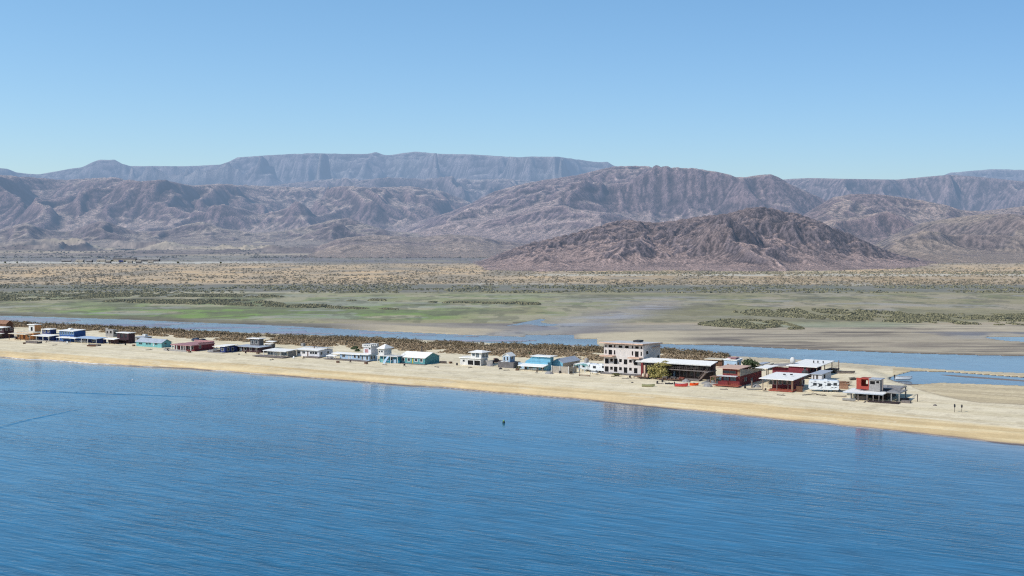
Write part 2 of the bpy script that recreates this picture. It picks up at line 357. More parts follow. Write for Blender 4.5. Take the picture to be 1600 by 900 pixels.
sc = np.arange(-900, 2500.1, 10.); sr = np.concatenate([np.arange(2600, 900, -60.), np.arange(900, 545, -3.)])
SX, SY = np.meshgrid(sc, sr); WX, WY = ground_pt(SX, SY, 0)
sdist = (SY-L(SHORE, SX)); md = sdist*WY*WY/87400.
shal = np.exp(-np.maximum(md,0)/11.)*.9 + .28*np.exp(-np.maximum(md,0)/50.)
keep = (sdist > -26)
kq = keep[:-1,:-1] & keep[1:,1:]
sea = grid_mesh('sea', np.stack([WX, WY, 0*WX], -1), len(sr), len(sc), sea_m, np.repeat(np.clip(shal,0,1)[...,None], 3, -1), np.exp(-np.maximum(md,0)/42.), mask=kq)
tag(sea, 'calm blue bay water with fine ripples', kind='structure')
lag_m = water_mat('lagoon_water', (.13,.155,.19), (.13,.155,.19), .05)
lc = np.arange(-560, 2160.1, 40.); lr = np.arange(660, 440, -4.)
LX, LY = np.meshgrid(lc, lr); WX, WY = ground_pt(LX, LY, 0)
back = np.where(LX < 950, L(CH_BOT, LX)+14, L(CR_BOT, LX)+30)
kk = (LY < back); kq = kk[:-1,:-1] & kk[1:,1:]
lag = grid_mesh('lagoon_water', np.stack([WX, WY, 0*WX+.01], -1), len(lr), len(lc), lag_m, np.zeros(LX.shape+(3,)), mask=kq)
tag(lag, 'blue tidal channel and pools behind the spit', kind='structure')

# ================================================================== MOUNTAINS : eroded height fields
def erode(Z, cell, n, batches, steps=45, cap=4.0, er=.45, dep=.3, ev=.02, seed=1):
    rng = np.random.RandomState(seed); H, W = Z.shape
    Z = Z/cell; Z0 = Z.copy(); big = Z.max()
    for b in range(batches):
        x = rng.uniform(1, W-3, n); y = rng.uniform(1, H-3, n); dx = np.zeros(n); dy = np.zeros(n); sed = np.zeros(n); wat = np.ones(n); sp = np.ones(n)
        for s in range(steps):
            ix = x.astype(int); iy = y.astype(int); fx = x-ix; fy = y-iy
            a = Z[iy,ix]; bb = Z[iy,ix+1]; c = Z[iy+1,ix]; d = Z[iy+1,ix+1]
            gx = (bb-a)*(1-fy)+(d-c)*fy; gy = (c-a)*(1-fx)+(d-bb)*fx
            h = a*(1-fx)*(1-fy)+bb*fx*(1-fy)+c*(1-fx)*fy+d*fx*fy
            dx = dx*.3-gx*.7; dy = dy*.3-gy*.7; l = np.sqrt(dx*dx+dy*dy)+1e-9; dx /= l; dy /= l
            nx = np.clip(x+dx, 1, W-3); ny = np.clip(y+dy, 1, H-3)
            jx = nx.astype(int); jy = ny.astype(int); ux = nx-jx; uy = ny-jy
            h2 = Z[jy,jx]*(1-ux)*(1-uy)+Z[jy,jx+1]*ux*(1-uy)+Z[jy+1,jx]*(1-ux)*uy+Z[jy+1,jx+1]*ux*uy
            dh = h2-h
            c_ = np.maximum(-dh, .01)*sp*wat*cap
            up = dh > 0
            depo = np.where(up, np.minimum(dh, sed), np.maximum(sed-c_, 0)*dep)
            ero = np.where(up, 0, np.minimum(np.maximum(c_-sed, 0)*er, -dh))
            ero = np.where(sed > c_, 0, ero)
            ch = depo-ero; sed -= ch
            ch = np.clip(ch, -.05, .03); k = iy*W+ix
            acc = np.bincount(np.concatenate([k, k+1, k+W, k+W+1]), np.concatenate([ch*(1-fx)*(1-fy), ch*fx*(1-fy), ch*(1-fx)*fy, ch*fx*fy]), H*W)
            Z = Z + np.clip(acc, -.08, .05).reshape(H, W)
            sp = np.sqrt(np.maximum(sp*sp-dh*2, .05)); sp = np.minimum(sp, 3); wat *= (1-ev); x = nx; y = ny
        # light thermal smoothing of spikes
        Zm = Z.copy(); Zm[1:-1,1:-1] = (Z[:-2,1:-1]+Z[2:,1:-1]+Z[1:-1,:-2]+Z[1:-1,2:])/4
        Z = Z*.9+Zm*.1
        Z = np.clip(Z, Z0-big*.24, Z0+big*.04)
    return Z*cell
def rock_mat(name, tint=(1,1,1), sc=1.0):
    m, nt = newmat(name)
    at = N(nt, 'ShaderNodeAttribute'); at.attribute_name = 'Col'
    pos = N(nt, 'ShaderNodeNewGeometry').outputs['Position']
    a = noise(nt, pos, .02*sc, 6, .7); b = noise(nt, pos, .08*sc, 5, .7)
    c = mixc(nt, 1.0, at.outputs['Color'], maprange(nt, a, .3, .7, .78, 1.2), 'MULTIPLY')
    c = mixc(nt, 1.0, c, maprange(nt, b, .35, .65, .72, 1.25), 'MULTIPLY')
    c = mixc(nt, 1.0, c, tint, 'MULTIPLY')
    hh = mth(nt, 'ADD', a, mth(nt, 'MULTIPLY', b, .25))
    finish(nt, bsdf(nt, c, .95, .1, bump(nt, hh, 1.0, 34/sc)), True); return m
def srgb_e(py): return math.tan(PITCH*0 + math.atan(78/1900.) * 0 + math.atan((450-py)/FPX) - PITCH)
def mrange(name, label, sky, Dridge, Dfoot, cell, ridge_dirs, noise_l, namp, prof, cA, cB, cC, mat, seed, batches=7, nd=9000, backf=.6, dwob=.12, x0=-420, x1=2020, strata=0, minpy=None, cap=4.0, crag=9., outc=0., relief=.2, sk=.035, mesa=False):
    skx = np.array(sky[0::2], float); sky_ = np.array(sky[1::2], float)
    Db = Dridge+(Dridge-Dfoot)*backf
    xa = min((x0-800)/FPX*Dfoot, (x0-800)/FPX*Dridge*1.02); xb = max((x1-800)/FPX*Dridge*1.02, (x1-800)/FPX*Dfoot)
    xs = np.arange(xa, xb, cell); ys = np.arange(Dfoot*.96, Db, cell)
    X, Y = np.meshgrid(xs, ys)
    px = 800+FPX*X/Y
    et = np.tan(np.arctan((450-np.interp(px, skx, sky_))/FPX)-PITCH)
    wob = (fbm(X/noise_l*.7, Y*0+seed, 3, seed)-.5)*2*dwob*(Dridge-Dfoot)
    Dr_ = Dridge+wob; Df_ = Dfoot+(fbm(X/noise_l*1.3, Y*0+seed, 4, seed+3)-.4)*.35*(Dridge-Dfoot)
    wx = X+(fbm(X/noise_l*1.5, Y/noise_l*1.5, 3, seed+9)-.5)*noise_l*.5; wy = Y+(fbm(X/noise_l*1.5, Y/noise_l*1.5, 3, seed+19)-.5)*noise_l*.5
    rd = ridged(wx/noise_l, wy/(noise_l*ridge_dirs), 5, seed+30)
    t = (Y-Df_)/(Dr_-Df_)
    t = t + (rd-.38)*namp*np.clip(t*2.2, 0, 1)*np.clip((1.25-t)*2, 0, 1)
    tb = 1-np.clip((Y-Dr_)/(Db-Dr_), 0, 1)**1.3*.8
    gq = np.clip(t, 0, None); g = np.interp(gq, prof[0::2], prof[1::2]); g = np.minimum(g, np.where(Y > Dr_, tb, 9))
    base = apron(X, np.maximum(Y, Dfoot*0+Y))*1.0
    top = et*Dr_+CAM_H
    Hh = np.maximum(top-base, 0)
    Z = Hh*g + (rd-.4)*Hh*relief*np.clip(t*3,0,1)
    Z = erode(Z, cell, nd, batches, seed=seed, cap=cap)*sstep(0, 8, Hh)*sstep(0, 25, (X-xa)/cell)*sstep(0, 25, (xb-X)/cell)
    cr = ridged(wx/(cell*22), wy/(cell*22), 4, seed+70); cf = fbm(X/(cell*5), Y/(cell*5), 3, seed+75)
    upm = sstep(.25, .85, g)*sstep(0,1,Z/np.maximum(Hh*.1,1)); Z = Z + ((cr-.35)*crag*1.6 + (cf-.5)*crag)*upm + (cf-.5)*crag*.5*sstep(.05,.3,g)
    if strata: Z = Z + np.sin(Z/strata*2*math.pi)*strata*sk*np.clip(Z/strata-1,0,1)*sstep(.4,.6,fbm(X/noise_l*2,Y/noise_l*2,3,seed+90))
    ZA = base+Z - 8*sstep(.0,-.1,t) - 1.5*sstep(3,0,Z)
    # fit the crest line to the surveyed skyline
    e = (ZA-CAM_H)/Y; bins = np.clip(((px-x0)/3).astype(int), 0, int((x1-x0)/3)); nb = bins.max()+1
    emax = np.full(nb, -9.); np.maximum.at(emax, bins.ravel(), e.ravel())
    am = np.argsort(e.ravel()); Dm = np.zeros(nb); Dm[bins.ravel()[am]] = Y.ravel()[am]
    bx = x0+3*(np.arange(nb)+.5); tgt = np.tan(np.arctan((450-np.interp(bx, skx, sky_))/FPX)-PITCH)
    bz = apron(0*Dm, Dm)
    ratio = np.clip((tgt*Dm+CAM_H-bz)/np.maximum(emax*Dm+CAM_H-bz, 3), .0, 2.2)
    k = np.array([1,2,3,2,1.])/9; ratio = np.convolve(np.pad(ratio, 2, 'edge'), k, 'valid')*(1.10 if mesa else 1.0)
    Zr = (ZA-base)*np.where(ZA > base, np.interp(px, bx, ratio), 1)
    ZA = base+Zr
    if mesa: ZA = np.minimum(ZA, np.tan(np.arctan((450-np.interp(px, skx, sky_))/FPX)-PITCH)*np.minimum(Y, Dr_*1.02)+CAM_H+(cf-.5)*crag*.5)
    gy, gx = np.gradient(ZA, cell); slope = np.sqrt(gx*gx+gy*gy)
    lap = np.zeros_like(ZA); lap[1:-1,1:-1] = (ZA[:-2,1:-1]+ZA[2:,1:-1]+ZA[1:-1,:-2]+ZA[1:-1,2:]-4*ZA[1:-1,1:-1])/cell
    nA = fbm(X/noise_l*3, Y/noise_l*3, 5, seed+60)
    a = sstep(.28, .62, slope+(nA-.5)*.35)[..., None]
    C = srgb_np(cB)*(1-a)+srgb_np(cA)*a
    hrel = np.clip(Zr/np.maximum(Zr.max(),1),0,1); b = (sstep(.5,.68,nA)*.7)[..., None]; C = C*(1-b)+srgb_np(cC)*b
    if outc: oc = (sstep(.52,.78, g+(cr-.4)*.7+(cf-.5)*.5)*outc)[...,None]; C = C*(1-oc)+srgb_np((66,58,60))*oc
    C = C*(1-np.clip(lap*1.6, -.35, .5))[..., None]*(1+(fbm(X/(cell*2.5), Y/(cell*2.5), 2, seed+81)-.5)*.45)[..., None]  # relief shading painted into the rock colour: hollows darker, crests lighter
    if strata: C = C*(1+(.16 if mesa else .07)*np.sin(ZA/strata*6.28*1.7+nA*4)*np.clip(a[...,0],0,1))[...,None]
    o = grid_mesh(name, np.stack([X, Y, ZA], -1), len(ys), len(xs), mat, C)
    return tag(o, label, kind='structure')
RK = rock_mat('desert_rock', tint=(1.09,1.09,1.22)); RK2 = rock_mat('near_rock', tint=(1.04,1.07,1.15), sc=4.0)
FAR = [-500,272, -100,266, 0,263, 14,264, 28,270, 60,273, 80,270, 112,264, 130,262, 150,252.5, 158,250, 182,250, 192,256, 206,260, 300,260, 324,258.5, 345,258, 360,253, 372,246.5, 420,243, 480,240, 530,240.5, 576,241, 588,238, 600,242, 608,243, 628,240, 648,237.5, 662,238, 690,241, 740,242, 812,246.5, 830,245, 872,245.5, 905,250, 935,254, 948,253, 958,259, 1000,266, 1100,280, 1250,292, 1330,290, 1400,285, 1470,275, 1484,270, 1510,268, 1550,264.5, 1600,266, 1750,268, 2100,276]
mrange('far_mesa_range', 'blue-grey flat-topped mesa range along the skyline', FAR, 15000, 10600, 24, 1.0, 1300, .5, [0,0,.3,.2,.55,.36,.72,.46,.80,.62,.86,.86,.94,.94,1,1,3,1], (124,112,106), (178,164,148), (140,130,118), RK, 101, mesa=True, crag=34., relief=.10, sk=.15, batches=2, nd=14000, strata=85, dwob=.10)
MID = [-500,278, -100,274, 0,273, 40,276, 100,281, 150,278, 180,277, 215,283, 260,281, 300,290, 345,287, 400,290, 480,293, 540,291, 580,293, 640,291, 690,298, 720,309, 745,322, 790,340, 860,352, 1000,360, 2100,366]
mrange('left_mountain_range', 'brown gullied mountain range in the left half', MID, 8400, 5700, 13, 2.6, 720, .85, [0,0,.2,.08,.45,.3,.7,.66,.9,.93,1,1,3,1], (122,100,92), (186,160,136), (138,114,102), RK, 211, crag=15., batches=7, nd=20000, strata=45, x1=1150)
MRG = [-500,300, 360,300, 430,289, 500,281, 540,278, 570,281, 610,277, 660,280, 700,276, 740,281, 790,279, 840,284, 900,290, 1000,300, 1200,320, 2100,330]
mrange('middle_ridge', 'blue-brown dissected ridge below the far mesa, left of centre', MRG, 11200, 8800, 17, 1.2, 900, .7, [0,0,.3,.2,.6,.5,.8,.82,1,1,3,1], (120,104,98), (182,162,142), (136,118,108), RK, 151, crag=20., batches=3, nd=10000, x0=330, x1=1150)
LFH = [-500,368, -100,366, 0,361, 25,352, 42,347, 70,358, 105,362, 135,352, 160,344, 185,352, 215,362, 260,360, 292,350, 318,346, 350,357, 400,364, 450,360, 490,351, 520,343, 545,340, 572,350, 610,361, 700,368, 2100,374]
mrange('left_foothills', 'row of small brown conical foothills at the foot of the left range', LFH, 5300, 4500, 8, 1.2, 260, .6, [0,0,.3,.2,.6,.5,.85,.88,1,1,3,1], (112,94,88), (168,146,124), (128,108,98), RK2, 171, crag=6., batches=4, nd=9000, x0=-420, x1=800)
PLT = [-500,372, 900,360, 1100,300, 1180,284, 1232,280, 1262,278.5, 1330,280, 1400,281, 1440,277, 1480,273.5, 1520,276, 1600,284, 1700,286, 2100,290]
mrange('right_plateau', 'pale brown plateau behind the hills at right', PLT, 9800, 7200, 15, 2, 800, .75, [0,0,.3,.22,.6,.6,.85,.92,1,1,3,1], (126,106,98), (172,150,132), (140,118,108), RK, 307, mesa=True, crag=15., batches=5, nd=12000, strata=40, x0=980)
BIG = [-500,372, 560,368, 640,350, 700,332, 735,318, 770,300, 800,291, 850,281, 900,274, 945,263, 960,260, 1000,259, 1040,260.5, 1090,263.5, 1130,270.5, 1153,277.5, 1175,275, 1192,272.5, 1203,272, 1214,276, 1235,288, 1262,300, 1300,318, 1350,335, 1400,350, 1500,366, 2100,372]
mrange('central_mountain', 'broad purple-brown mountain right of centre', BIG, 6900, 4300, 11, 1.6, 800, .7, [0,0,.25,.15,.5,.33,.65,.48,.8,.74,.92,.94,1,1,3,1], (120,100,94), (180,154,134), (138,114,104), RK, 409, relief=.13, crag=11., batches=7, nd=16000, strata=50, x0=480, x1=1650)
RHL = [-500,385, 1180,380, 1225,356, 1262,330, 1300,308, 1330,303, 1365,303, 1400,307, 1440,313, 1480,321, 1500,328, 1530,330, 1600,322, 1700,316, 2100,320]
mrange('right_hill', 'rounded brown hill behind the dark hill, right', RHL, 5200, 3500, 9, 2.0, 560, .6, [0,0,.25,.2,.6,.62,.85,.9,1,1,3,1], (126,104,94), (176,150,126), (140,116,104), RK, 503, batches=6, nd=10000, x0=1140, x1=2020)
RNR = [-500,405, 1300,400, 1360,384, 1400,364, 1440,348, 1490,340, 1530,335, 1570,334, 1610,337, 1700,345, 2100,360]
mrange('near_right_hill', 'grey-brown low hill at the right edge', RNR, 3700, 2300, 6, 1.8, 360, .55, [0,0,.2,.14,.5,.45,.8,.85,1,1,3,1], (118,102,92), (164,140,116), (136,114,100), RK2, 601, batches=6, nd=10000, crag=5., x0=1260, x1=2020)
LOW = [-500,398, 430,395, 500,384, 528,373, 560,369, 600,367, 650,371, 700,366, 740,368, 780,376, 860,384, 1000,390, 2100,395]
mrange('low_foothill', 'low dark brown foothill left of the near hill', LOW, 3900, 2700, 7, 1.4, 420, .6, [0,0,.3,.2,.6,.55,.85,.9,1,1,3,1], (124,104,96), (168,144,122), (140,118,106), RK2, 701, batches=5, nd=8000, crag=6., outc=.1, x0=330, x1=1050)
NEAR = [-500,425, 700,414, 752,408, 775,398, 800,389, 830,379, 865,371, 900,363, 930,354, 955,347, 975,343, 1000,345, 1020,348, 1050,345, 1080,340, 1100,337, 1130,334, 1150,330, 1165,325, 1180,323.5, 1205,324.5, 1225,331, 1245,333, 1262,339, 1280,345, 1300,355, 1330,366, 1352,377, 1385,391, 1410,399, 1450,407, 1500,413, 1560,420, 1640,425, 2100,428]
mrange('near_dark_hill', 'dark reddish-brown rocky hill right of centre', NEAR, 2250, 1660, 2.6, 2.2, 150, .6, [0,0,.15,.10,.4,.30,.65,.58,.8,.82,.92,.95,1,1,3,1], (116,100,95), (180,150,132), (138,116,104), RK2, 811, batches=9, nd=14000, x0=640, x1=1760, dwob=.08, cap=4.5, crag=7., outc=.28)
# ================================================================== PAINTS
def paint_mat(name, c, rough=.75, var=.12, stripes=None, spec=.3, scale=.9, metallic=0):
    m, nt = newmat(name)
    oc = N(nt, 'ShaderNodeTexCoord').outputs['Object']
    a = noise(nt, oc, scale, 5, .6); b = noise(nt, mapping(nt, oc, 0, (2.2, 2.2, .35)), 1.6, 4, .6)
    col = mixc(nt, 1.0, c, maprange(nt, a, .3, .7, 1-var*1.6, 1+var), 'MULTIPLY')
    col = mixc(nt, 1.0, col, maprange(nt, b, .35, .7, 1+var*.4, 1-var*1.2), 'MULTIPLY')
    h = b
    if stripes:
        wv = N(nt, 'ShaderNodeTexWave'); wv.bands_direction = stripes[0]; wv.inputs['Scale'].default_value = stripes[1]
        wv.inputs['Distortion'].default_value = .3; nt.links.new(oc, wv.inputs[0])
        col = mixc(nt, 1.0, col, maprange(nt, wv.outputs['Fac'], 0, 1, .8, 1.05), 'MULTIPLY'); h = wv.outputs['Fac']
    finish(nt, bsdf(nt, col, rough, spec, bump(nt, h, .3, .03), metallic)); return m
P = {}
def pm(k, rgb, **kw):
    P[k] = paint_mat(k, srgb(*rgb), **kw)
pm('white_roof', (244,240,231), var=.05, spec=.08, stripes=('X', 1.6)); pm('white_wall', (204,202,197), var=.13); pm('grey_roof', (176,182,190), var=.1, stripes=('X', 1.6))
pm('pale_blue_roof', (178,196,214), var=.1, stripes=('X', 1.6)); pm('lilac_white', (206,204,206), var=.10)
pm('stucco', (200,192,186), var=.09); pm('peach', (206,172,150), var=.1); pm('concrete', (150,146,142), var=.15); pm('dark_concrete', (104,100,100), var=.2)
pm('cream', (212,200,176), var=.1); pm('orange', (206,142,90), var=.12); pm('navy', (30,48,100), var=.15); pm('royal_blue', (50,84,136), var=.1); pm('sky_blue', (112,168,190), var=.1)
pm('light_blue', (160,182,202), var=.13); pm('teal', (92,150,152), var=.13, stripes=('Z', 2.0)); pm('aqua', (112,166,166), var=.1); pm('deep_teal', (40,112,132), var=.1)
pm('maroon', (116,46,56), var=.12); pm('pink_roof', (170,126,126), var=.14); pm('brick_red', (112,42,44), var=.12); pm('dark_brown', (66,46,52), var=.15); pm('umber', (96,66,50), var=.2)
pm('wood', (128,98,78), var=.2, stripes=('X', 3.)); pm('grey_wood', (128,118,112), var=.2, stripes=('X', 3.)); pm('dark_wood', (62,50,50), var=.2); pm('red_deck', (160,84,66), var=.15, stripes=('X', 3.))
pm('post_wood', (120,104,94), var=.2); pm('red_orange', (158,66,54), var=.13); pm('yellow', (196,176,70)); pm('iron', (56,54,56), var=.2, rough=.6); pm('stone', (112,104,100), var=.3, scale=2.5)
pm('gel_white', (216,219,220), rough=.3, var=.04); pm('tyre', (26,26,28)); pm('blue_door', (70,110,180)); pm('kayak_orange', (226,84,30), rough=.35, var=.05); pm('boat_red', (196,70,66), rough=.4)
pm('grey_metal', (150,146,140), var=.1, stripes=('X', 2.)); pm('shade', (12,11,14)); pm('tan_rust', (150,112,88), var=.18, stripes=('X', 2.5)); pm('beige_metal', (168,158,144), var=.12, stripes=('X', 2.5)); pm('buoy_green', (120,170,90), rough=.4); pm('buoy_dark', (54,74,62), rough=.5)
pm('graphic', (52,58,72), rough=.4, var=.05); pm('car_blue', (52,66,92), rough=.3, var=.04); pm('truck_brown', (104,72,60), rough=.5, var=.2); pm('olive_hull', (150,150,110), rough=.5)
m_, nt = newmat('dark_glass'); finish(nt, bsdf(nt, (.022,.03,.04), .12, .6)); P['glass'] = m_
m_, nt = newmat('blue_glass'); finish(nt, bsdf(nt, (.06,.10,.13), .15, .6)); P['blue_glass'] = m_

# ================================================================== MESH BUILDER
class MB:
    def __init__(s): s.v = []; s.f = []
    def poly(s, pts, faces):
        n = len(s.v); s.v += [tuple(p) for p in pts]; s.f += [tuple(n+i for i in f) for f in faces]; return s
    def hexa(s, b, t):  # four bottom points (ccw seen from above), four top points
        return s.poly(list(b)+list(t), [(3,2,1,0), (4,5,6,7), (0,1,5,4), (1,2,6,5), (2,3,7,6), (3,0,4,7)])
    def box(s, x0, x1, y0, y1, z0, z1):
        x0, x1 = min(x0,x1), max(x0,x1); y0, y1 = min(y0,y1), max(y0,y1); z0, z1 = min(z0,z1), max(z0,z1)
        return s.hexa([(x0,y0,z0),(x1,y0,z0),(x1,y1,z0),(x0,y1,z0)], [(x0,y0,z1),(x1,y0,z1),(x1,y1,z1),(x0,y1,z1)])
    def slab(s, x0, x1, y0, y1, zf, zb, t, dx=0):   # sloping sheet: zf at y0, zb at y1, dx = rise from x0 to x1
        return s.hexa([(x0,y0,zf-t),(x1,y0,zf-t+dx),(x1,y1,zb-t+dx),(x0,y1,zb-t)], [(x0,y0,zf),(x1,y0,zf+dx),(x1,y1,zb+dx),(x0,y1,zb)])
    def bar(s, a, b, r, n=6, r2=None):
        a = Vector(a); b = Vector(b); d = (b-a).normalized(); r2 = r if r2 is None else r2
        p = d.orthogonal().normalized(); q = d.cross(p); n0 = len(s.v)
        for c, rr in ((a, r), (b, r2)):
            for i in range(n):
                t = 2*math.pi*i/n+.4; s.v.append(tuple(c+p*rr*math.cos(t)+q*rr*math.sin(t)))
        s.f += [(n0+i, n0+(i+1)%n, n0+n+(i+1)%n, n0+n+i) for i in range(n)]
        s.f += [tuple(n0+i for i in reversed(range(n))), tuple(n0+n+i for i in range(n))]; return s
    def lathe(s, c, prof, n=12, axis='Z'):
        n0 = len(s.v)
        for (r, z) in prof:
            for i in range(n):
                t = 2*math.pi*i/n
                if axis == 'Z': s.v.append((c[0]+r*math.cos(t), c[1]+r*math.sin(t), c[2]+z))
                elif axis == 'Y': s.v.append((c[0]+r*math.cos(t), c[1]+z, c[2]+r*math.sin(t)))
                else: s.v.append((c[0]+z, c[1]+r*math.cos(t), c[2]+r*math.sin(t)))
        for k in range(len(prof)-1):
            s.f += [(n0+k*n+i, n0+k*n+(i+1)%n, n0+(k+1)*n+(i+1)%n, n0+(k+1)*n+i) for i in range(n)]
        s.f += [tuple(n0+i for i in reversed(range(n))), tuple(n0+(len(prof)-1)*n+i for i in range(n))]; return s
    def prism(s, prof, y0, y1, axis='Y'):   # closed 2-D outline (x,z) extruded along y (or (y,z) along x)
        n = len(prof); n0 = len(s.v)
        for yy in (y0, y1):
            for (a, z) in prof: s.v.append((a, yy, z) if axis == 'Y' else (yy, a, z))
        s.f += [(n0+i, n0+(i+1)%n, n0+n+(i+1)%n, n0+n+i) for i in range(n)]
        s.f += [tuple(n0+i for i in range(n)), tuple(n0+n+i for i in reversed(range(n)))]; return s
    def build(s, name, mat, parent=None, smooth=False, bevel=0):
        me = bpy.data.meshes.new(name); me.from_pydata(s.v, [], s.f)
        bm = bmesh.new(); bm.from_mesh(me); bmesh.ops.recalc_face_normals(bm, faces=bm.faces)
        if bevel: bmesh.ops.bevel(bm, geom=list(bm.edges), offset=bevel, segments=2, affect='EDGES', profile=.6)
        bm.to_mesh(me); bm.free()
        if smooth:
            for p_ in me.polygons: p_.use_smooth = True
        me.materials.append(P[mat] if isinstance(mat, str) else mat)
        o = bpy.data.objects.new(name, me); COL.objects.link(o)
        if parent is not None: o.parent = parent
        return o
def bis(f, a, b, n=46):
    fa = f(a)
    for _ in range(n):
        c = (a+b)/2; fc = f(c)
        if (fa < 0) == (fc < 0): a, fa = c, fc
        else: b = c
    return (a+b)/2
def split_wall(mb, axis, p0, p1, q0, q1, z0, z1, ops):
    """a wall between p0..p1 along its length, q0..q1 thick, with rectangular openings left out"""
    xs = sorted(set([p0, p1]+[min(max(v, p0), p1) for o in ops for v in o[:2]]))
    zs = sorted(set([z0, z1]+[min(max(v, z0), z1) for o in ops for v in o[2:4]]))
    for i in range(len(xs)-1):
        if xs[i+1]-xs[i] < 1e-4: continue
        run = None
        for j in range(len(zs)-1):
            cx = (xs[i]+xs[i+1])/2; cz = (zs[j]+zs[j+1])/2
            hole = any(o[0] < cx < o[1] and o[2] < cz < o[3] for o in ops)
            if not hole:
                if run is None: run = [zs[j], zs[j+1]]
                else: run[1] = zs[j+1]
            if (hole or j == len(zs)-2) and run is not None:
                if axis == 'X': mb.box(xs[i], xs[i+1], q0, q1, run[0], run[1])
                else: mb.box(q0, q1, xs[i], xs[i+1], run[0], run[1])
                run = None
SPITG = 'beach buildings in a row along the sand spit'
class House:
    def __init__(s, name, label, cat, xL, yB, xR, xS=None, th=-31, z=ZG-.05, group=SPITG, d=None):
        s.th = R(th); s.u = (math.cos(s.th), math.sin(s.th)); s.vv = (-math.sin(s.th), math.cos(s.th)); s.z0 = z
        s.L = ground_pt(xL, yB, z); s.root = thing(name, label, cat, (s.L[0], s.L[1], z), s.th, group)
        s.w = s.X(xR)
        s.d = d if d is not None else s.Y(xS)
    def W(s, x, y, z): return (s.L[0]+s.u[0]*x+s.vv[0]*y, s.L[1]+s.u[1]*x+s.vv[1]*y, s.z0+z)
    def X(s, px, y=0, z=0): return bis(lambda t: proj(*s.W(t, y, z))[0]-px, -60, 90)
    def Y(s, px, x=None, z=0):
        x = s.w if x is None else x
        return bis(lambda t: proj(*s.W(x, t, z))[0]-px, -30, 60)
    def Z(s, py, x=0, y=0): return bis(lambda t: py-proj(*s.W(x, y, t))[1], -3, 30)
    def part(s, name, mb, mat, parent=None, **k): return mb.build(name, mat, parent or s.root, **k)
    def walls(s, x0, x1, y0, y1, z0, z1, mat, front=(), right=(), name='wall', glass='glass', frame='white_wall', fr=.09, door=None, bare=False):
        """front / right: openings in the two visible faces, in picture-survey pixels (x0,x1,y0,y1[, kind])"""
        F = []; Rr = []; t = .18
        for o in front:
            a = s.X(o[0], y0, z0+1.2); b = s.X(o[1], y0, z0+1.2); F.append((a, b, max(s.Z(o[3], (a+b)/2, y0), z0+.06), min(s.Z(o[2], (a+b)/2, y0), z1-.08), o[4] if len(o) > 4 else 'window'))
        for o in right:
            a = s.Y(o[0], x1, z0+1.2); b = s.Y(o[1], x1, z0+1.2); Rr.append((a, b, max(s.Z(o[3], x1, (a+b)/2), z0+.06), min(s.Z(o[2], x1, (a+b)/2), z1-.08), o[4] if len(o) > 4 else 'window'))
        mb = MB(); split_wall(mb, 'X', x0, x1, y0, y0+t, z0-.3, z1, F); split_wall(mb, 'Y', y0+t, y1-t, x1-t, x1, z0-.3, z1, Rr)
        mb.box(x0, x0+t, y0+t, y1-t, z0-.3, z1); mb.box(x0, x1, y1-t, y1, z0-.3, z1); mb.box(x0+t, x1-t, y0+t, y1-t, z1-.14, z1-.02)
        wl = s.part(name, mb, mat)
        for side, ops in (('F', F), ('R', Rr)):
            for (a, b, c, d, kind) in ops:
                if kind == 'hole': continue
                fm = MB(); pn = MB(); 
                def bx(m, p, q, r, u_, k0, k1):
                    if side == 'F': m.box(p, q, y0+k0, y0+k1, r, u_)
                    else: m.box(x1-k1, x1-k0, p, q, r, u_)
                if kind == 'door':
                    bx(pn, a+.003, b-.003, c+.003, d-.003, .08, .13); dd = s.part('door', pn, door or 'wood')
                    hm = MB(); bx(hm, b-.16, b-.1, (c+d)/2-.05, (c+d)/2+.05, .02, .08); s.part('handle', hm, 'iron', dd); continue
                if kind == 'open':   # unglazed opening; a near-black panel behind it paints the room's shade
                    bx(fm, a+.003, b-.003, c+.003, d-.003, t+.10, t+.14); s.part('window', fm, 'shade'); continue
                e = fr
                bx(fm, a-e, b+e, d, d+e, -.035, .1); bx(fm, a-e, b+e, c-e, c, -.05, .1); bx(fm, a-e, a, c, d, -.035, .1); bx(fm, b, b+e, c, d, -.035, .1)
                if b-a > 1.1: bx(fm, (a+b)/2-.035, (a+b)/2+.035, c, d, .03, .09)
                wn = s.part('window', fm, frame); bx(pn, a+.002, b-.002, c+.002, d-.002, .10, .125); s.part('pane', pn, glass, wn)
        return wl
    def roof(s, x0, x1, y0, y1, zf, zb=None, t=.16, mat='white_roof', name='roof', dx=0, fascia=None):
        r_ = s.part(name, MB().slab(x0, x1, y0, y1, zf, zf if zb is None else zf+(zb-zf)*.45, t, dx), mat)
        if fascia: s.part('fascia', MB().slab(x0+.004, x1-.004, y0-.05, y0-.003, zf-.02, zf-.02, t+.1, dx), fascia, r_)
        return r_
    def gable(s, x0, x1, y0, y1, ze, zr, mat='white_roof', axis='X', over=.3, wallmat=None, t=.12):
        mb = MB()
        if axis == 'X':
            ym = (y0+y1)/2; k = (zr-ze)/(ym-y0); zo = ze-over*k
            mb.prism([(y0-over, zo), (ym, zr), (y1+over, zo), (y1+over, zo+t), (ym, zr+t), (y0-over, zo+t)], x0-over, x1+over, 'X')
            if wallmat: s.part('gable_wall', MB().prism([(y0, ze+.0), (y1, ze+.0), (ym, zr-.01)], x0+.02, x1-.02, 'X'), wallmat)
        else:
            xm = (x0+x1)/2; k = (zr-ze)/(xm-x0); zo = ze-over*k
            mb.prism([(x0-over, zo), (xm, zr), (x1+over, zo), (x1+over, zo+t), (xm, zr+t), (x0-over, zo+t)], y0-over, y1+over, 'Y')
            if wallmat: s.part('gable_wall', MB().prism([(x0, ze), (x1, ze), (xm, zr-.01)], y0+.02, y1-.02, 'Y'), wallmat)
        return s.part('roof', mb, mat)
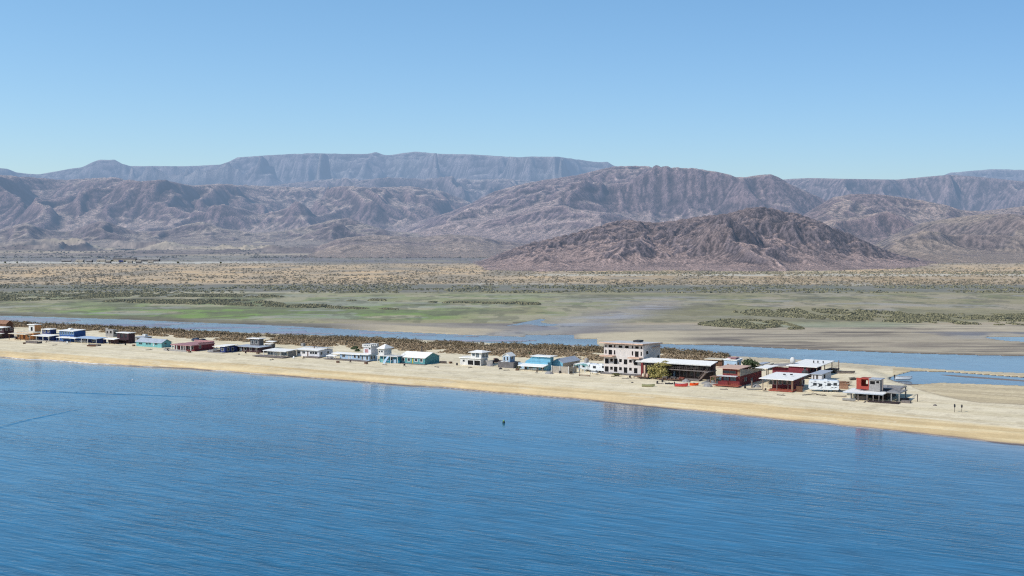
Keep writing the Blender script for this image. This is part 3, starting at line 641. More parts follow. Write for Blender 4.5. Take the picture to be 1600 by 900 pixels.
    def hip(s, x0, x1, y0, y1, ze, zr, mat='white_roof', k=.5, t=.12):
        xm0 = x0+(x1-x0)*k*.9; xm1 = x1-(x1-x0)*k*.9; ym = (y0+y1)/2
        if xm1 <= xm0: xm0 = xm1-.02 if False else (x0+x1)/2-.02; xm1 = xm0+.04
        mb = MB().hexa([(x0,y0,ze-t),(x1,y0,ze-t),(x1,y1,ze-t),(x0,y1,ze-t)], [(x0,y0,ze),(x1,y0,ze),(x1,y1,ze),(x0,y1,ze)])
        mb.hexa([(x0,y0,ze+.003),(x1,y0,ze+.003),(x1,y1,ze+.003),(x0,y1,ze+.003)], [(xm0,ym-.02,zr),(xm1,ym-.02,zr),(xm1,ym+.02,zr),(xm0,ym+.02,zr)])
        return s.part('roof', mb, mat)
    def posts(s, pts, z0, z1, r=.09, mat='post_wood', name='post'):
        for (x, y) in pts: s.part(name, MB().box(x-r, x+r, y-r, y+r, z0-(.3 if z0 < .5 else 0), z1), mat)
    def rail(s, a, b, z0, h=.95, n=None, mat='white_wall', name='railing'):
        mb = MB(); a = Vector((*a, z0)); b = Vector((*b, z0)); l = (b-a).length; n = n or max(2, int(l/.9))
        for z in (h, h*.55): mb.bar(a+Vector((0,0,z)), b+Vector((0,0,z)), .035, 4)
        for i in range(n+1):
            p_ = a.lerp(b, i/n); mb.bar(p_, p_+Vector((0,0,h)), .035, 4)
        return s.part(name, mb, mat)
    def deck(s, x0, x1, y0, y1, z=.35, mat='grey_wood', t=.2): return s.part('deck', MB().box(x0, x1, y0, y1, z-t, z), mat)
    def solid(s, name, x0, x1, y0, y1, z0, z1, mat): return s.part(name, MB().box(x0, x1, y0, y1, z0, z1), mat)
# ================================================================== BUILDINGS, left to right
# -- far left
h = House('beach_hut', 'brown pitched-roof hut at the left edge behind the dark timber house', 'hut', -14, 512, 10, 20)
z = h.Z(504.5); h.walls(0, h.w, 0, h.d, 0, z, 'umber', front=[(-6,-1,506,509)]); h.gable(0, h.w, 0, h.d, z, z+1.4, 'tan_rust', wallmat='umber')
h = House('beach_house', 'dark two-storey timber house with two white roofs at the left edge', 'house', -22, 527, 6, 22)
z1 = h.Z(511); z0 = h.Z(519)
h.walls(0, h.w, 0, h.d, 0, z1, 'dark_brown', front=[(-14,-9,512,516), (-3,3,512,516), (-4,2,521,525)], right=[(9,12,512,516), (16,19,513,516)])
h.roof(-1, h.w+.6, -.8, h.d*.62, z1+.25, z1+.6); h.roof(-3, h.w+.5, -5.5, -.02, z0-.2, z0+.3); h.posts([(h.w*.3,-5.2), (h.w*.7,-5.2), (h.w,-5.2)], 0, z0-.35, mat='dark_wood')
h = House('beach_house', 'orange house with cream canopy and a small white and orange rooftop room', 'house', 26, 530, 52, 63)
z1 = h.Z(519)
h.walls(0, h.w, 0, h.d, 0, z1, 'orange', front=[(27.5,30.5,523,527), (36,39,522.5,529,'door'), (43,46,523,527)], frame='cream', door='umber')
h.roof(-.3, h.w+.3, -.1, h.d+.2, z1+.25, t=.25, mat='cream'); h.roof(-1, h.w*.95, -3.6, -.12, z1-.35, z1+.1, mat='cream')
h.posts([(-.6,-3.3), (h.w*.3,-3.3), (h.w*.62,-3.3), (h.w*.9,-3.3)], 0, z1-.5, mat='umber')
x = h.X(45, 4, z1); x2 = h.X(54, 4, z1); y2 = h.Y(64, x2, z1); zt = h.Z(507.5, x, 4)
h.walls(x, x2, 4, y2, z1+.28, zt, 'white_wall', front=[(48,51,511,517,'open')], right=[(56,58,511,516,'open')], name='rooftop_room')
h.solid('orange_panel', x2+.003, x2+.09, 4.02, y2-.02, z1+.28, zt-.02, 'orange'); h.part('roof', MB().box(x-.5, x2+.5, 3.5, y2+.4, zt+.004, zt+.25), 'white_roof')
h.rail((0,.1), (x-.3,.1), z1+.27, 1.0, 7, 'cream'); h.rail((0,h.d-.2), (x-.3,h.d-.2), z1+.27, 1.0, 7, 'cream')
w_ = House('retaining_wall', 'dark grey stone retaining wall on the beach below the orange house', 'wall', 40, 536, 58, 66, group='low walls on the beach')
w_.part('stone_wall', MB().box(0, w_.w, 0, .5, -.3, 1.1).box(w_.w-.5, w_.w, .503, w_.d, -.3, .9), 'stone')
h = House('beach_house', 'small navy house with white flat roof standing behind the white-roofed porch', 'house', 66, 521.5, 79, 88)
z = h.Z(514.5); h.walls(0, h.w, 0, h.d, 0, z, 'navy', front=[(68,71,516,519), (74,77,516,519)]); h.roof(-.4, h.w+.4, -.6, h.d+.3, z+.15, z+.5)
h = House('beach_house', 'low navy house under a wide white flat roof', 'house', 54, 531, 84, 92)
z = h.Z(523.5); h.walls(0, h.w, 0, h.d, 0, z, 'navy', front=[(57,60,525,529), (66,68,525,530.5,'door'), (74,78,525,529)], door='white_wall'); h.roof(-.4, h.w+.3, -2.8, h.d+.3, z+.1, z+.75)
h.posts([(.1,-2.5), (h.w*.35,-2.5), (h.w*.7,-2.5), (h.w,-2.5)], 0, z, mat='white_wall'); h.deck(0, h.w, -2.9, -.03, .25, 'concrete')
h = House('beach_house', 'bright blue two-storey house with a row of windows and deep blue side wall', 'house', 93, 533, 116, 134)
z = h.Z(516.5)
h.walls(0, h.w, 0, h.d, 0, z, 'royal_blue', front=[(95+i*3.6, 97.2+i*3.6, 518, 522.5) for i in range(6)]+[(97,100,526,531), (107,110,526,531)], frame='light_blue', glass='blue_glass')
h.roof(-.5, h.w+.2, -.5, h.d+.1, z+.1, z+.9, mat='white_roof'); z0 = h.Z(526.2, 0, -3.2); h.roof(h.X(88,-3.2), h.X(118,-3.2,z0), -3.4, -.02, z0-.1, z0+.35)
h.posts([(h.X(89,-3.2),-3.2), (h.X(99,-3.2),-3.2), (h.X(110,-3.2),-3.2)], 0, z0-.2, mat='royal_blue'); h.deck(-1, h.w+.5, -4, -.03, .22, 'concrete')
h.solid('roof_hatch', h.w*.3, h.w*.45, h.d*.4, h.d*.6, z+.55, z+.95, 'white_roof')
h = House('beach_shelter', 'wide pale blue-grey canopy on posts over a shaded navy room', 'shelter', 122, 535, 155, 166)
z = h.Z(527.5); h.walls(.4, h.w, 1.5, h.d, 0, z, 'navy', front=[(130,134,530,534), (144,148,530,534)]); h.roof(-.6, h.w+.4, -1.8, h.d+.5, z+.1, z+.8, mat='pale_blue_roof', t=.14)
h.posts([(-.2,-1.5), (h.w*.3,-1.5), (h.w*.6,-1.5), (h.w,-1.5)], 0, z, mat='white_wall'); h.rail((.2,-1.4), (h.w*.55,-1.4), .1, .9, 9)
w_ = House('retaining_wall', 'grey stone deck wall on the beach in front of the pale blue canopy', 'wall', 138, 540, 153, 158, group='low walls on the beach')
w_.part('stone_wall', MB().box(0, w_.w, 0, .5, -.3, .8).box(w_.w-.5, w_.w, .503, w_.d, -.3, .7), 'stone')
h = House('ruined_building', 'unfinished grey concrete shell with two window holes beside the dark brown house', 'ruin', 165, 526, 177, 184)
z = h.Z(514.5); h.walls(0, h.w, 0, h.d, 0, z, 'concrete', front=[(166.5,168.5,517,521,'open'), (172,174.5,517,521,'open')], right=[(178.5,181,518,522,'open')])
h.solid('broken_parapet', 0, h.w*.35, .02, .2, z+.004, z+.7, 'concrete')
h = House('beach_shelter', 'low white-roofed porch against the left side of the dark brown house', 'shelter', 165, 537, 181, 186)
z = h.Z(529.5); h.walls(.3, h.w, 1.5, h.d, 0, z, 'dark_brown', front=[(169,173,531,535)]); h.roof(-.4, h.w+.2, -1, h.d+.2, z+.1, z+.8); h.posts([(0,-.8), (h.w*.5,-.8), (h.w,-.8)], 0, z, mat='dark_wood')
h = House('beach_house', 'dark brown cube-like two-storey house with white roof edge', 'house', 183, 536, 201, 211)
z = h.Z(520); h.walls(0, h.w, 0, h.d, 0, z, 'dark_brown', front=[(188,192,522,527), (195,198,522,527), (186,189,531,535)], frame='dark_wood'); h.roof(-.35, h.w+.35, -.35, h.d+.3, z+.25, t=.24)
h.roof(-.2, h.w+.2, -1.6, -.02, h.Z(530), t=.15, mat='dark_wood', name='awning')
h = House('storage_shed', 'flat grey shed between the dark brown and the aqua houses', 'shed', 211, 532, 226, 240)
z = h.Z(526.5); h.walls(0, h.w, 0, h.d*.8, 0, z, 'concrete', front=[(214,217,528,531)]); h.roof(-.3, h.w+.3, -.4, h.d*.85, z+.1, z+.4, mat='grey_roof')
h.solid('roof_crate', h.w*.4, h.w*.7, 2, 3.4, z+.3, z+1.2, 'white_wall')
h = House('beach_house', 'aqua cottage with grey gabled roof and three small windows', 'house', 213, 541, 252.5, 268)
z = h.Z(533.5)
h.walls(0, h.w, 0, h.d, 0, z, 'aqua', front=[(217,222,535.5,538), (228,231,535.5,538.3), (232,235.5,535.5,538.3), (238.6,240.2,535.5,541,'door'), (242,246,535.8,538.8)], right=[(257,260,535,538)], door='white_wall', frame='aqua')
h.gable(0, h.w, 0, h.d, z+.01, z+1.25, 'grey_roof', wallmat='aqua')
h = House('beach_house', 'maroon house with pink roof terrace and white porch columns', 'house', 273, 547, 304, 335)
z = h.Z(538)
h.walls(0, h.w, 0, h.d, 0, z, 'maroon', front=[(275,278,541,545.5), (283,287,540,546.8,'door'), (292,296,540.5,545.5), (299,302,541,545.5)], right=[(311,314,540,544)], door='dark_brown')
h.roof(-.4, h.w+.2, -1.9, h.d+.2, z+.2, z+.35, mat='pink_roof', t=.3); h.posts([(h.w*k,-1.7) for k in (.02,.16,.27,.48,.6,.7,.98)], 0, z-.1, .13, 'white_wall', 'column')
h.part('parapet', MB().box(0, h.w, h.d-.2, h.d, z+.354, z+1.1).box(h.w-.2, h.w, 2, h.d-.203, z+.354, z+.9), 'pink_roof')
h.solid('patio_wall', -2, h.w-.5, -4.0, -3.8, -.3, .8, 'concrete')
def car(label, px, py, mat, rz, cat='car', name='parked_car', z=ZG-.05, L_=4.4, Wd=1.75, pick=False):
    x, y = ground_pt(px, py, z); t = thing(name, label, cat, (x, y, z), rz)
    if pick: prof = [(-2.2,.4), (2.3,.4), (2.35,.75), (2.3,1.05), (1.0,1.1), (.6,1.85), (-.6,1.9), (-.7,1.15), (-2.25,1.1)]
    else: prof = [(-2.15,.35), (2.15,.35), (2.2,.7), (2.0,.85), (1.05,.98), (.45,1.45), (-1.0,1.48), (-1.7,1.05), (-2.2,.9)]
    MB().prism(prof, -Wd/2, Wd/2).build('body', mat, t, bevel=.05)
    for s_ in (-1, 1): MB().prism([(-1.1,1.0), (.75,1.0), (.4,1.38), (-.9,1.4)] if not pick else [(-.5,1.2), (.8,1.2), (.55,1.75), (-.5,1.78)], s_*(Wd/2-.01), s_*(Wd/2+.02)).build('window', 'glass', t)
    MB().hexa([(.62,-.7,1.32),(1.04,-.7,1.04),(1.04,.7,1.04),(.62,.7,1.32)], [(.66,-.7,1.36),(1.08,-.7,1.06),(1.08,.7,1.06),(.66,.7,1.36)]).build('windscreen', 'glass', t)
    for sx in (-1.35, 1.4):
        for sy in (-1, 1):
            wv = MB().lathe((sx, sy*(Wd/2-.1)-.1, .34), [(.34,0), (.34,.2)], 12, 'Y').build('wheel', 'tyre', t); MB().lathe((sx, sy*(Wd/2-.1)+(.1 if sy > 0 else -.13), .34), [(.18,0), (.18,.03)], 10, 'Y').build('rim', 'grey_metal', wv)
    for sy in (-.6, .6): MB().box(2.16, 2.24, sy-.15, sy+.15, .6, .75).build('headlight', 'gel_white', t)
    return t
car('dark blue car parked on the sand behind the maroon house', 307, 533.5, 'car_blue', R(-28))
car('second dark car parked right behind the maroon house roof terrace', 317, 534.5, 'iron', R(-35))
h = House('beach_shelter', 'open white-roofed pavilion with navy walls right of the maroon house', 'shelter', 344, 551, 352, 371)
z = h.Z(541.5)
h.walls(0, h.w, 0, h.d, 0, z, 'navy', front=[(346,349,544,548)], right=[(355,358,543,548), (362,365,543,548)]); h.roof(-3.6, h.w+.3, -.6, h.d+.3, z+.05, z+.6, dx=.2)
h.posts([(-3.2,-.3), (-1.5,-.3)], 0, z-.1, mat='grey_wood'); h.deck(-4.5, h.w+.5, -2.2, -.03, .3, 'concrete')
h.solid('bench_wall', -5.5, -1.2, -.5, 1.6, -.3, .9, 'concrete')
h = House('beach_house', 'two-storey grey block house with pale overhanging roof slab and long dark ground floor', 'house', 371, 549, 408, 415)
z = h.Z(540.5)
h.walls(0, h.w, 0, h.d+3, 0, z, 'dark_brown', front=[(374,378,543,548.6,'door'), (382,385,543,547), (390,393,543,547), (399,402,543,547)], door='white_wall'); h.roof(-.5, h.w+.5, -1.3, h.d+3.2, z+.1, z+.4, mat='grey_roof')
x = h.X(391,3.5,z); x2 = h.X(405,3.5,z); zt = h.Z(529, x, 3.5); h.walls(x, x2, 3.5, 3.5+h.d, z+.5, zt, 'dark_concrete', front=[(393,396,532,537), (399,402,532,537)], name='upper_room')
h.part('roof_slab', MB().box(x-1.2, x2+.7, 2.7, 4+h.d, zt+.004, zt+.22), 'white_roof')
h.posts([(h.w*k,-1.1) for k in (.05,.35,.62,.9)], 0, z, mat='grey_wood')
h = House('storage_shed', 'two small white-topped sheds joined right of the grey block house', 'shed', 414, 545, 423, 430)
z = h.Z(537.3); h.walls(0, h.w, 0, h.d, 0, z, 'dark_concrete', front=[(416,419,539,543)]); h.roof(-.4, h.w+.4, -.5, h.d*.5, z+.1, z+.3); h.part('upper_roof', MB().slab(-1.2, h.w-.2, h.d*.5+.3, h.d+1.3, z+.75, z+1.0, .15), 'white_roof')
h = House('beach_house', 'low cream and grey-teal house with white roof and wide glazed porch', 'house', 418, 556.5, 450, 463)
z = h.Z(547)
h.walls(0, h.w, 0, h.d, 0, z, 'cream', front=[(419,422,549,554), (423,426,549,554), (427,430,549,554), (431,432.7,549,556,'door'), (440,448,549,555)], right=[(453,456,549,553)], glass='blue_glass', door='white_wall')
h.roof(-.9, h.w+.3, -1.6, h.d+.3, z+.08, z+.75, fascia='white_wall'); h.solid('grey_panel', h.w+.003, h.w+.08, .1, h.d-.1, .05, z-.1, 'grey_metal')
h.posts([(-.6,-1.4), (h.w*.45,-1.4), (h.w*.75,-1.4)], 0, z-.05, mat='white_wall'); h.deck(-3.5, h.w+1.5, -4.5, -.03, .45, 'grey_wood')
h = House('beach_house', 'long white house with dark square windows and brown chimney', 'house', 463.5, 556.5, 499, 520)
z = h.Z(545.6)
h.walls(0, h.w, 0, h.d, 0, z, 'lilac_white', front=[(465.5,469.5,548.8,552), (472.5,476.5,549,552.4), (480,481.8,548.5,556.5,'door'), (484.5,487.5,549.6,553), (488.2,491.2,549.6,553), (492,495.5,549.8,553.4)], right=[(501,503.6,550,554), (511,514,549,552)], door='umber')
h.roof(-.3, h.w+.2, -.6, h.d*.55, z+.1, z+.75, fascia='white_wall'); h.roof(-.3, h.w+.1, h.d*.55+.02, h.d+.3, z+.73, z+.2, mat='grey_roof', name='rear_roof')
x = h.X(491, 3, z); h.part('chimney', MB().bar((x,3,z+.4), (x,3,z+2.0), .16, 8), 'umber'); h.deck(h.w*.55, h.w+2, -3.2, -.03, .4, 'grey_wood')
h.solid('roof_tank', h.X(470,6,z), h.X(474,6,z), 6, 7.2, z+.5, z+1.7, 'grey_metal')
h = House('beach_house', 'light blue house with long white roof and white porch gazebo', 'house', 531, 561.5, 563, 570)
z = h.Z(552.5)
h.walls(0, h.w, 0, h.d, 0, z, 'light_blue', front=[(535,539,554,558), (544,546,553.5,561,'door'), (548,550,554,560,'door'), (553,556,554.5,559), (559,562,555,560)], frame='white_wall', door='white_wall')
h.roof(-3.6, h.w+.2, -.6, h.d+.3, z+.1, z+.6); h.roof(-4.4, -.2, -2.6, -.62, z-.7, z-.1, name='porch_roof')
h.posts([(-4.1,-2.4), (-2.6,-2.4), (-1.1,-2.4), (-.2,-2.4)], 0, z-.75, mat='white_wall'); h.deck(-5, h.w+.5, -3.4, -.03, .35, 'grey_wood')
h = House('beach_house', 'tall white and pale blue three-level house with a framed rooftop parapet', 'house', 563.5, 564, 577, 590.5)
z = h.Z(553.5); 
h.walls(0, h.w, 0, h.d, 0, z, 'light_blue', front=[(565,567,556,562), (569,570.5,555,563.5,'door'), (572.5,575,556.5,562)], right=[(579,581.8,556,561), (583.5,586,555.5,560.5)], frame='white_wall', door='white_wall')
h.roof(-.5, h.w+.2, -.9, h.d+.1, z+.1, z+.25)
x = h.X(568, 1.2, z); x2 = h.X(580, 1.2, z); y2 = h.Y(590.5, x2, z); zt = h.Z(542.3, x, 1.2)
h.walls(x, x2, 1.2, y2, z+.3, zt, 'lilac_white', front=[(570,575.5,545.5,551,'door'), (576.6,579,544,546)], name='upper_room', door='pink_roof'); 
zp = h.Z(537.3, x, 1.2); mb = MB(); 
split_wall(mb, 'X', x-.3, x2+.2, .8, 1.0, zt+.01, zp, [(x+.4+i*.75, x+.85+i*.75, zt+.5, zp-.25) for i in range(int((x2-x-.4)/.75))])
split_wall(mb, 'Y', 1.0, y2+.2, x2, x2+.2, zt+.01, zp, [(1.6+i*1.1, 2.3+i*1.1, zt+.5, zp-.25) for i in range(int((y2-1.8)/1.1))]); mb.box(x-.3, x-.1, 1.0, y2+.2, zt+.01, zp); mb.box(x-.1, x2, y2, y2+.2, zt+.01, zp); mb.box(x-.098, x2-.002, 1.002, y2-.002, zt+.01, zt+.1)
h.part('parapet', mb, 'white_wall')
h.deck(-.5, h.w+1, -2.6, -.03, .3, 'grey_wood')
h = House('beach_house', 'open white terrace house on turquoise and blue ground floor with a pyramid roof', 'house', 591, 566.5, 622, 632)
z = h.Z(555.2)
h.walls(.2, h.w, .8, h.d, 0, z-.15, 'deep_teal', front=[(593,595.5,558,565,'door'), (604,607,558,563), (611,615,558,563)], door='aqua', frame='light_blue'); h.solid('terrace', -.3, h.w+.2, -.6, h.d, z-.14, z+.12, 'white_wall')
h.solid('aqua_screen', .2, h.w*.28, .6, .78, .05, z*.55, 'aqua'); h.solid('blue_screen', h.w*.68, h.w*.85, .6, .78, .05, z*.6, 'light_blue')
x2 = h.X(600, .5, z); yy = 5; h.walls(.0, x2, .5, yy, z+.13, z+2.5, 'white_wall', front=[(591.5,594,548,550.5), (595.5,598,548,550.5)], name='upper_room'); h.hip(-.6, x2+.7, -.2, yy+.6, z+2.52, z+3.9, k=.5)
h.rail((x2+.2,-.5), (h.w,-.5), z+.12, 1.0); h.rail((h.w,-.5), (h.w,h.d-.1), z+.12, 1.0); h.part('stair', MB().hexa([(h.w*.4,-1.9,0),(h.w*.5,-1.9,0),(h.w*.62,-.9,z-.2),(h.w*.52,-.9,z-.2)], [(h.w*.4,-1.9,.3),(h.w*.5,-1.9,.3),(h.w*.62,-.9,z),(h.w*.52,-.9,z)]), 'light_blue')
h.posts([(0,-.4), (h.w*.3,-.4), (h.w*.66,-.4), (h.w,-.4)], 0, z-.16, mat='white_wall')
h = House('beach_house', 'teal plank house with white gabled roof, four white-framed windows and yellow door', 'house', 625, 567.5, 664, 686.5)
z = h.Z(557.2)
h.walls(0, h.w, 0, h.d, 0, z, 'teal', front=[(628.6,632,559.5,563.6), (637,640.6,560,564), (643.8,645.6,559.2,567.8,'door'), (648.4,652,560.6,564.6), (656.6,660.2,561,565.2)], door='yellow', fr=.2)
h.gable(0, h.w, 0, h.d, z+.01, z+1.55, 'white_roof', wallmat='teal', over=.35); x = h.X(658, 7, z+1); h.part('chimney', MB().bar((x,7.4,z+.9), (x,7.4,z+3.2), .17, 8).lathe((x,7.4,z+3.2), [(.26,0),(.05,.25)], 8), 'iron')
h.deck(-.5, h.w+1, -1.6, -.03, .2, 'grey_wood'); h.solid('stone_step', h.w*.45, h.w*.6, -2.2, -1.62, -.2, .12, 'concrete')
h = House('beach_house', 'white house with glazed rooftop room above an open carport', 'house', 719, 570, 751, 762)
z = h.Z(559)
h.walls(0, h.w, 0, h.d, 0, z, 'white_wall', front=[(731,739.5,563,570,'open'), (741,750,563.5,571,'open'), (723,726,562,565)]); h.solid('roof_terrace', -.3, h.w+.3, -.4, h.d+.2, z+.01, z+.25, 'white_roof')
x = h.X(736, .8, z); x2 = h.X(752, .8, z); y2 = h.Y(763, x2, z); zt = h.Z(550.6, x, .8)
h.walls(x, x2, .8, y2, z+.26, zt, 'white_wall', front=[(738,742,552,556), (744,748.5,551.5,558.3)], right=[(753.5,757,552,558), (758.5,761.5,552,558)], name='upper_room', glass='blue_glass')
h.hip(x-.8, x2+.8, 0, y2+.8, zt+.13, zt+.75, k=.35); h.rail((0,0), (x-.2,0), z+.25, .7); h.solid('side_wing', h.w+.2, h.w+3.6, 2, 2.25, -.3, 1.9, 'concrete')
car('old brown truck parked beside the open carport house', 775, 568, 'truck_brown', R(20), 'truck', 'parked_truck', pick=True)
h = House('beach_hut', 'small white and blue lookout cabin on a dark stone base', 'hut', 782, 574.5, 800, 811)
z = h.Z(565.3); h.part('stone_base', MB().box(-1.0, h.w+.6, 0, h.d, -.3, z), 'dark_concrete')
x = h.X(785.5, 1, z); x2 = h.X(796.5, 1, z); y2 = h.Y(804.5, x2, z); zt = h.Z(555.8, x, 1)
h.walls(x, x2, 1, y2, z+.004, zt, 'light_blue', front=[(787,789,557.5,563), (792,794,557.5,563)], right=[(799,801.5,556.5,561)], frame='white_wall', name='cabin_wall')
h.gable(x, x2, 1, y2, zt+.01, zt+.95, 'white_roof', 'Y', wallmat='white_wall')
h = House('beach_house', 'sky blue house with white sail-shaped upper wall and shaded white porch', 'house', 818, 577.5, 853, 862)
z = h.Z(569.5)
h.walls(0, h.w, 1.2, h.d, 0, z+1.0, 'sky_blue', front=[(820,823,571,577), (827,832,571.5,576.5), (838,840.5,571,578.3,'door'), (845,850,572,577)], door='dark_wood', frame='white_wall')
h.roof(-.9, h.w+.3, -2.4, 1.18, z-.15, z+.9); h.posts([(-.6,-2.2), (h.w*.2,-2.2), (h.w*.8,-2.2), (h.w,-2.2)], 0, z-.3, mat='grey_wood')
x = h.X(832, 2, z); x2 = h.X(860, 2, z); zt = h.Z(556.5, x, 2)
h.part('upper_wall', MB().prism([(x-2.8, z+1.004), (x2, z+1.004), (x2, zt), (x+.8, zt), (x-.2, z+2.6), (x-1.4, z+1.7)], 2.0, 2.25), 'sky_blue')
h.walls(x+.6, x2-1, 2.3, h.d+2, z+1.004, zt-.05, 'sky_blue', name='upper_room'); h.part('roof_slab', MB().box(x-.6, x2+.4, 1.2, h.d+2.4, zt+.004, zt+.2), 'white_roof')
h.solid('pale_wall', -3.0, -.1, 1.6, 1.8, -.3, z+.4, 'light_blue'); h.rail((h.w*.35,-2.2), (h.w*.75,-2.2), .1, .8, 5)
h = House('warehouse', 'grey metal warehouse with sky blue gable end and pale roof', 'warehouse', 862, 577, 879.5, 906)
z = h.Z(566)
h.walls(0, h.w, 0, h.d, 0, z, 'beige_metal'); h.gable(0, h.w, 0, h.d, z+.01, z+1.2, 'grey_roof', 'Y', wallmat='sky_blue'); h.solid('blue_front', .02, h.w-.02, -.06, -.003, .9, z-.02, 'sky_blue')
f_ = House('fence', 'grey-brown sheet fence with white posts in front of the warehouse', 'fence', 862, 582.5, 889, 901, group=None)
z = f_.Z(571.5); f_.part('panel', MB().box(0, f_.w, 0, .1, -.2, z).box(f_.w-.1, f_.w, .103, f_.d, -.2, z*.95), 'beige_metal')
for k in (.02, .5, .98): f_.part('post', MB().box(f_.w*k-.12, f_.w*k+.12, -.2, -.003, -.3, z+.15), 'white_wall')
f_.part('post', MB().box(f_.w+.003, f_.w+.2, f_.d*.55, f_.d*.55+.2, -.3, z+.15), 'white_wall')
h = House('beach_shelter', 'flat white canopy shelter with water tank behind the trailers', 'shelter', 899, 576, 922, 932)
z = h.Z(569); h.posts([(0,0), (h.w*.5,0), (h.w,0), (0,h.d), (h.w,h.d)], 0, z, mat='white_wall'); h.roof(-.5, h.w+.5, -.5, h.d+.5, z+.1, z+.3); h.solid('back_wall', 0, h.w, h.d-.2, h.d, -.3, z-.3, 'white_wall')
h.part('water_tank', MB().lathe((h.w*.45, h.d*.7, z+.36), [(.75,0), (.75,1.2), (.45,1.5), (.1,1.6)], 14), 'concrete', smooth=False)
h.roof(h.w+.7, h.w+5, .5, 4, z-.1, z+.15, name='side_roof')
# -- pergola and table on the sand
h = House('pergola', 'small pale green arched pergola on the beach beside the white trailers', 'pergola', 897, 581, 914, None, d=3.4, group=None)
z = 1.9; h.posts([(0,0), (h.w*.5,0), (h.w,0), (0,h.d), (h.w,h.d)], 0, z, .07, 'light_blue'); 
mb = MB()
for k in range(9):
    y = h.d*k/8; 
    for i in range(6):
        a = math.pi*i/6; b = math.pi*(i+1)/6; mb.bar((h.w/2-math.cos(a)*h.w/2, y, z+math.sin(a)*.7), (h.w/2-math.cos(b)*h.w/2, y, z+math.sin(b)*.7), .05, 4)
h.part('arch_slats', mb, 'aqua')
h = House('bench', 'low brown plank bench on the sand in front of the pergola', 'bench', 904, 587.5, 921, None, d=.6, group=None)
h.part('seat', MB().box(0, h.w, 0, .6, .3, .42), 'wood'); [h.part('leg', MB().box(x, x+.12, .05, .55, -.1, .297), 'wood') for x in (.2, h.w-.35)]; h.part('backrest_pole', MB().box(0, .12, .603, .7, -.1, 1.9), 'wood')
h = House('picnic_table', 'white-topped table standing on the sand left of the tall hotel', 'table', 922, 585, 932, None, d=1.4, group=None)
h.part('tabletop', MB().box(0, h.w, 0, 1.4, .7, .8), 'gel_white'); [h.part('leg', MB().box(x, x+.1, y, y+.1, -.1, .697), 'iron') for x in (.1, h.w-.2) for y in (.1, 1.2)]
# -- the tall hotel shell
h = House('hotel_building', 'unfinished pale four-level hotel with rows of empty window openings', 'hotel', 943.5, 583.5, 1005, 1031.5, group=None)
zt = h.Z(536.6)
q = lambda cx, wd, y0, y1: (943+(cx-162)/6.92-wd/13.2, 943+(cx-162)/6.92+wd/13.2, y0, y1+.2, 'open')
fr = [q(187,14,539,542.4), q(235,36,539,542.6), q(281,14,539.2,542.8), q(343,38,539.8,543.2), q(413,38,540.3,543.8), q(475,14,540.8,544.4), q(522,36,541,544.6), q(570,14,541.2,545)]
fr += [q(187,14,546.4,552.4), q(235,36,546.6,553.8), q(281,14,547.2,553.8), q(474,14,548.8,555.4), q(521,38,549,557.5), q(569,14,549.6,556)]
fr += [q(197,38,560,568), q(248,28,560.4,565), q(293,36,560.4,568.8), q(345,28,561,565.8), q(400,36,561.5,569.2), q(453,28,562,566.5), q(510,36,562.6,570.2)]
fr += [q(197,38,572.4,580.6), q(248,28,573,577.6), q(293,36,573,580.8), q(345,28,573.6,578.4), q(400,36,574,582.6), q(453,28,574.6,579), q(510,36,575.2,583.2)]
h.walls(0, h.w, 0, h.d, 0, zt-.1, 'stucco', front=fr, right=[(1009.5,1013,548.5,553.5,'open'), (1027,1030,555,559.5,'open')])
h.part('roof', MB().slab(-1.0, h.w+.5, -1.6, h.d+.8, zt+.55, zt-.1, .36), 'peach'); h.part('roof_top', MB().slab(-.8, h.w+.3, -1.4, h.d+.6, zt+.59, zt-.05, .045), 'white_wall')
h.solid('plinth', -.6, h.w+.3, -1.5, -.003, -.3, .45, 'dark_concrete'); h.solid('roof_tank', h.w*.52, h.w*.68, h.d*.5, h.d*.75, zt+.3, zt+.85, 'iron')
zb = h.Z(554.6, 0, -1); h.part('balcony', MB().box(-.4, h.X(961,-.5,zb), -2.6, -.003, zb-.3, zb), 'peach'); zb = h.Z(558.2, h.X(990), -1); h.part('balcony', MB().box(h.X(984.5,-.5,zb), h.w-.3, -2.6, -.003, zb-.3, zb), 'peach')
h.solid('side_ledge', h.w+.003, h.w+.6, h.d*.5, h.d-.2, h.Z(541.5,h.w,h.d*.7)-.2, h.Z(541.5,h.w,h.d*.7), 'peach')
# -- long restaurant
h = House('restaurant_building', 'long two-storey dark wooden building under a long white metal roof', 'restaurant', 1005, 588.5, 1110, 1117, group=None)
ze = h.Z(564.6, 0, -1); zf = h.Z(577.5, h.w*.6)
h.walls(0, h.w, 2.4, 4.5, zf, ze-.1, 'dark_brown', front=[(1012+i*8.2, 1017+i*8.2, 567.5+i*.35, 573.5+i*.35) for i in range(12)], name='upper_wall', frame='dark_wood')
h.walls(0, h.w, 2.4, 4.5, 0, zf-.25, 'dark_wood', front=[(1014,1018,580,586), (1026,1029,580,588,'door'), (1052,1055,580,588,'door'), (1058,1063,580,586), (1068,1073,581,587), (1078,1083,581,587), (1088,1093,582,588)], name='lower_wall', frame='grey_wood', door='light_blue')
h.solid('upper_floor', -.4, h.w+.3, -.6, 4.52, zf-.24, zf-.01, 'grey_wood')
h.roof(-2.2, h.w+.6, -1.2, 4.6, ze+.0, ze+1.7, t=.18, mat='white_roof', fascia='white_wall')
h.posts([(h.w*k/9.,-.4) for k in range(10)], 0, ze-.05, .08, 'dark_wood'); h.rail((0,-.5), (h.w*.86,-.5), zf, 1.0, 26, 'grey_wood')
h.deck(-.5, h.w*.9, -3.6, -.62, .5, 'grey_wood', .25)
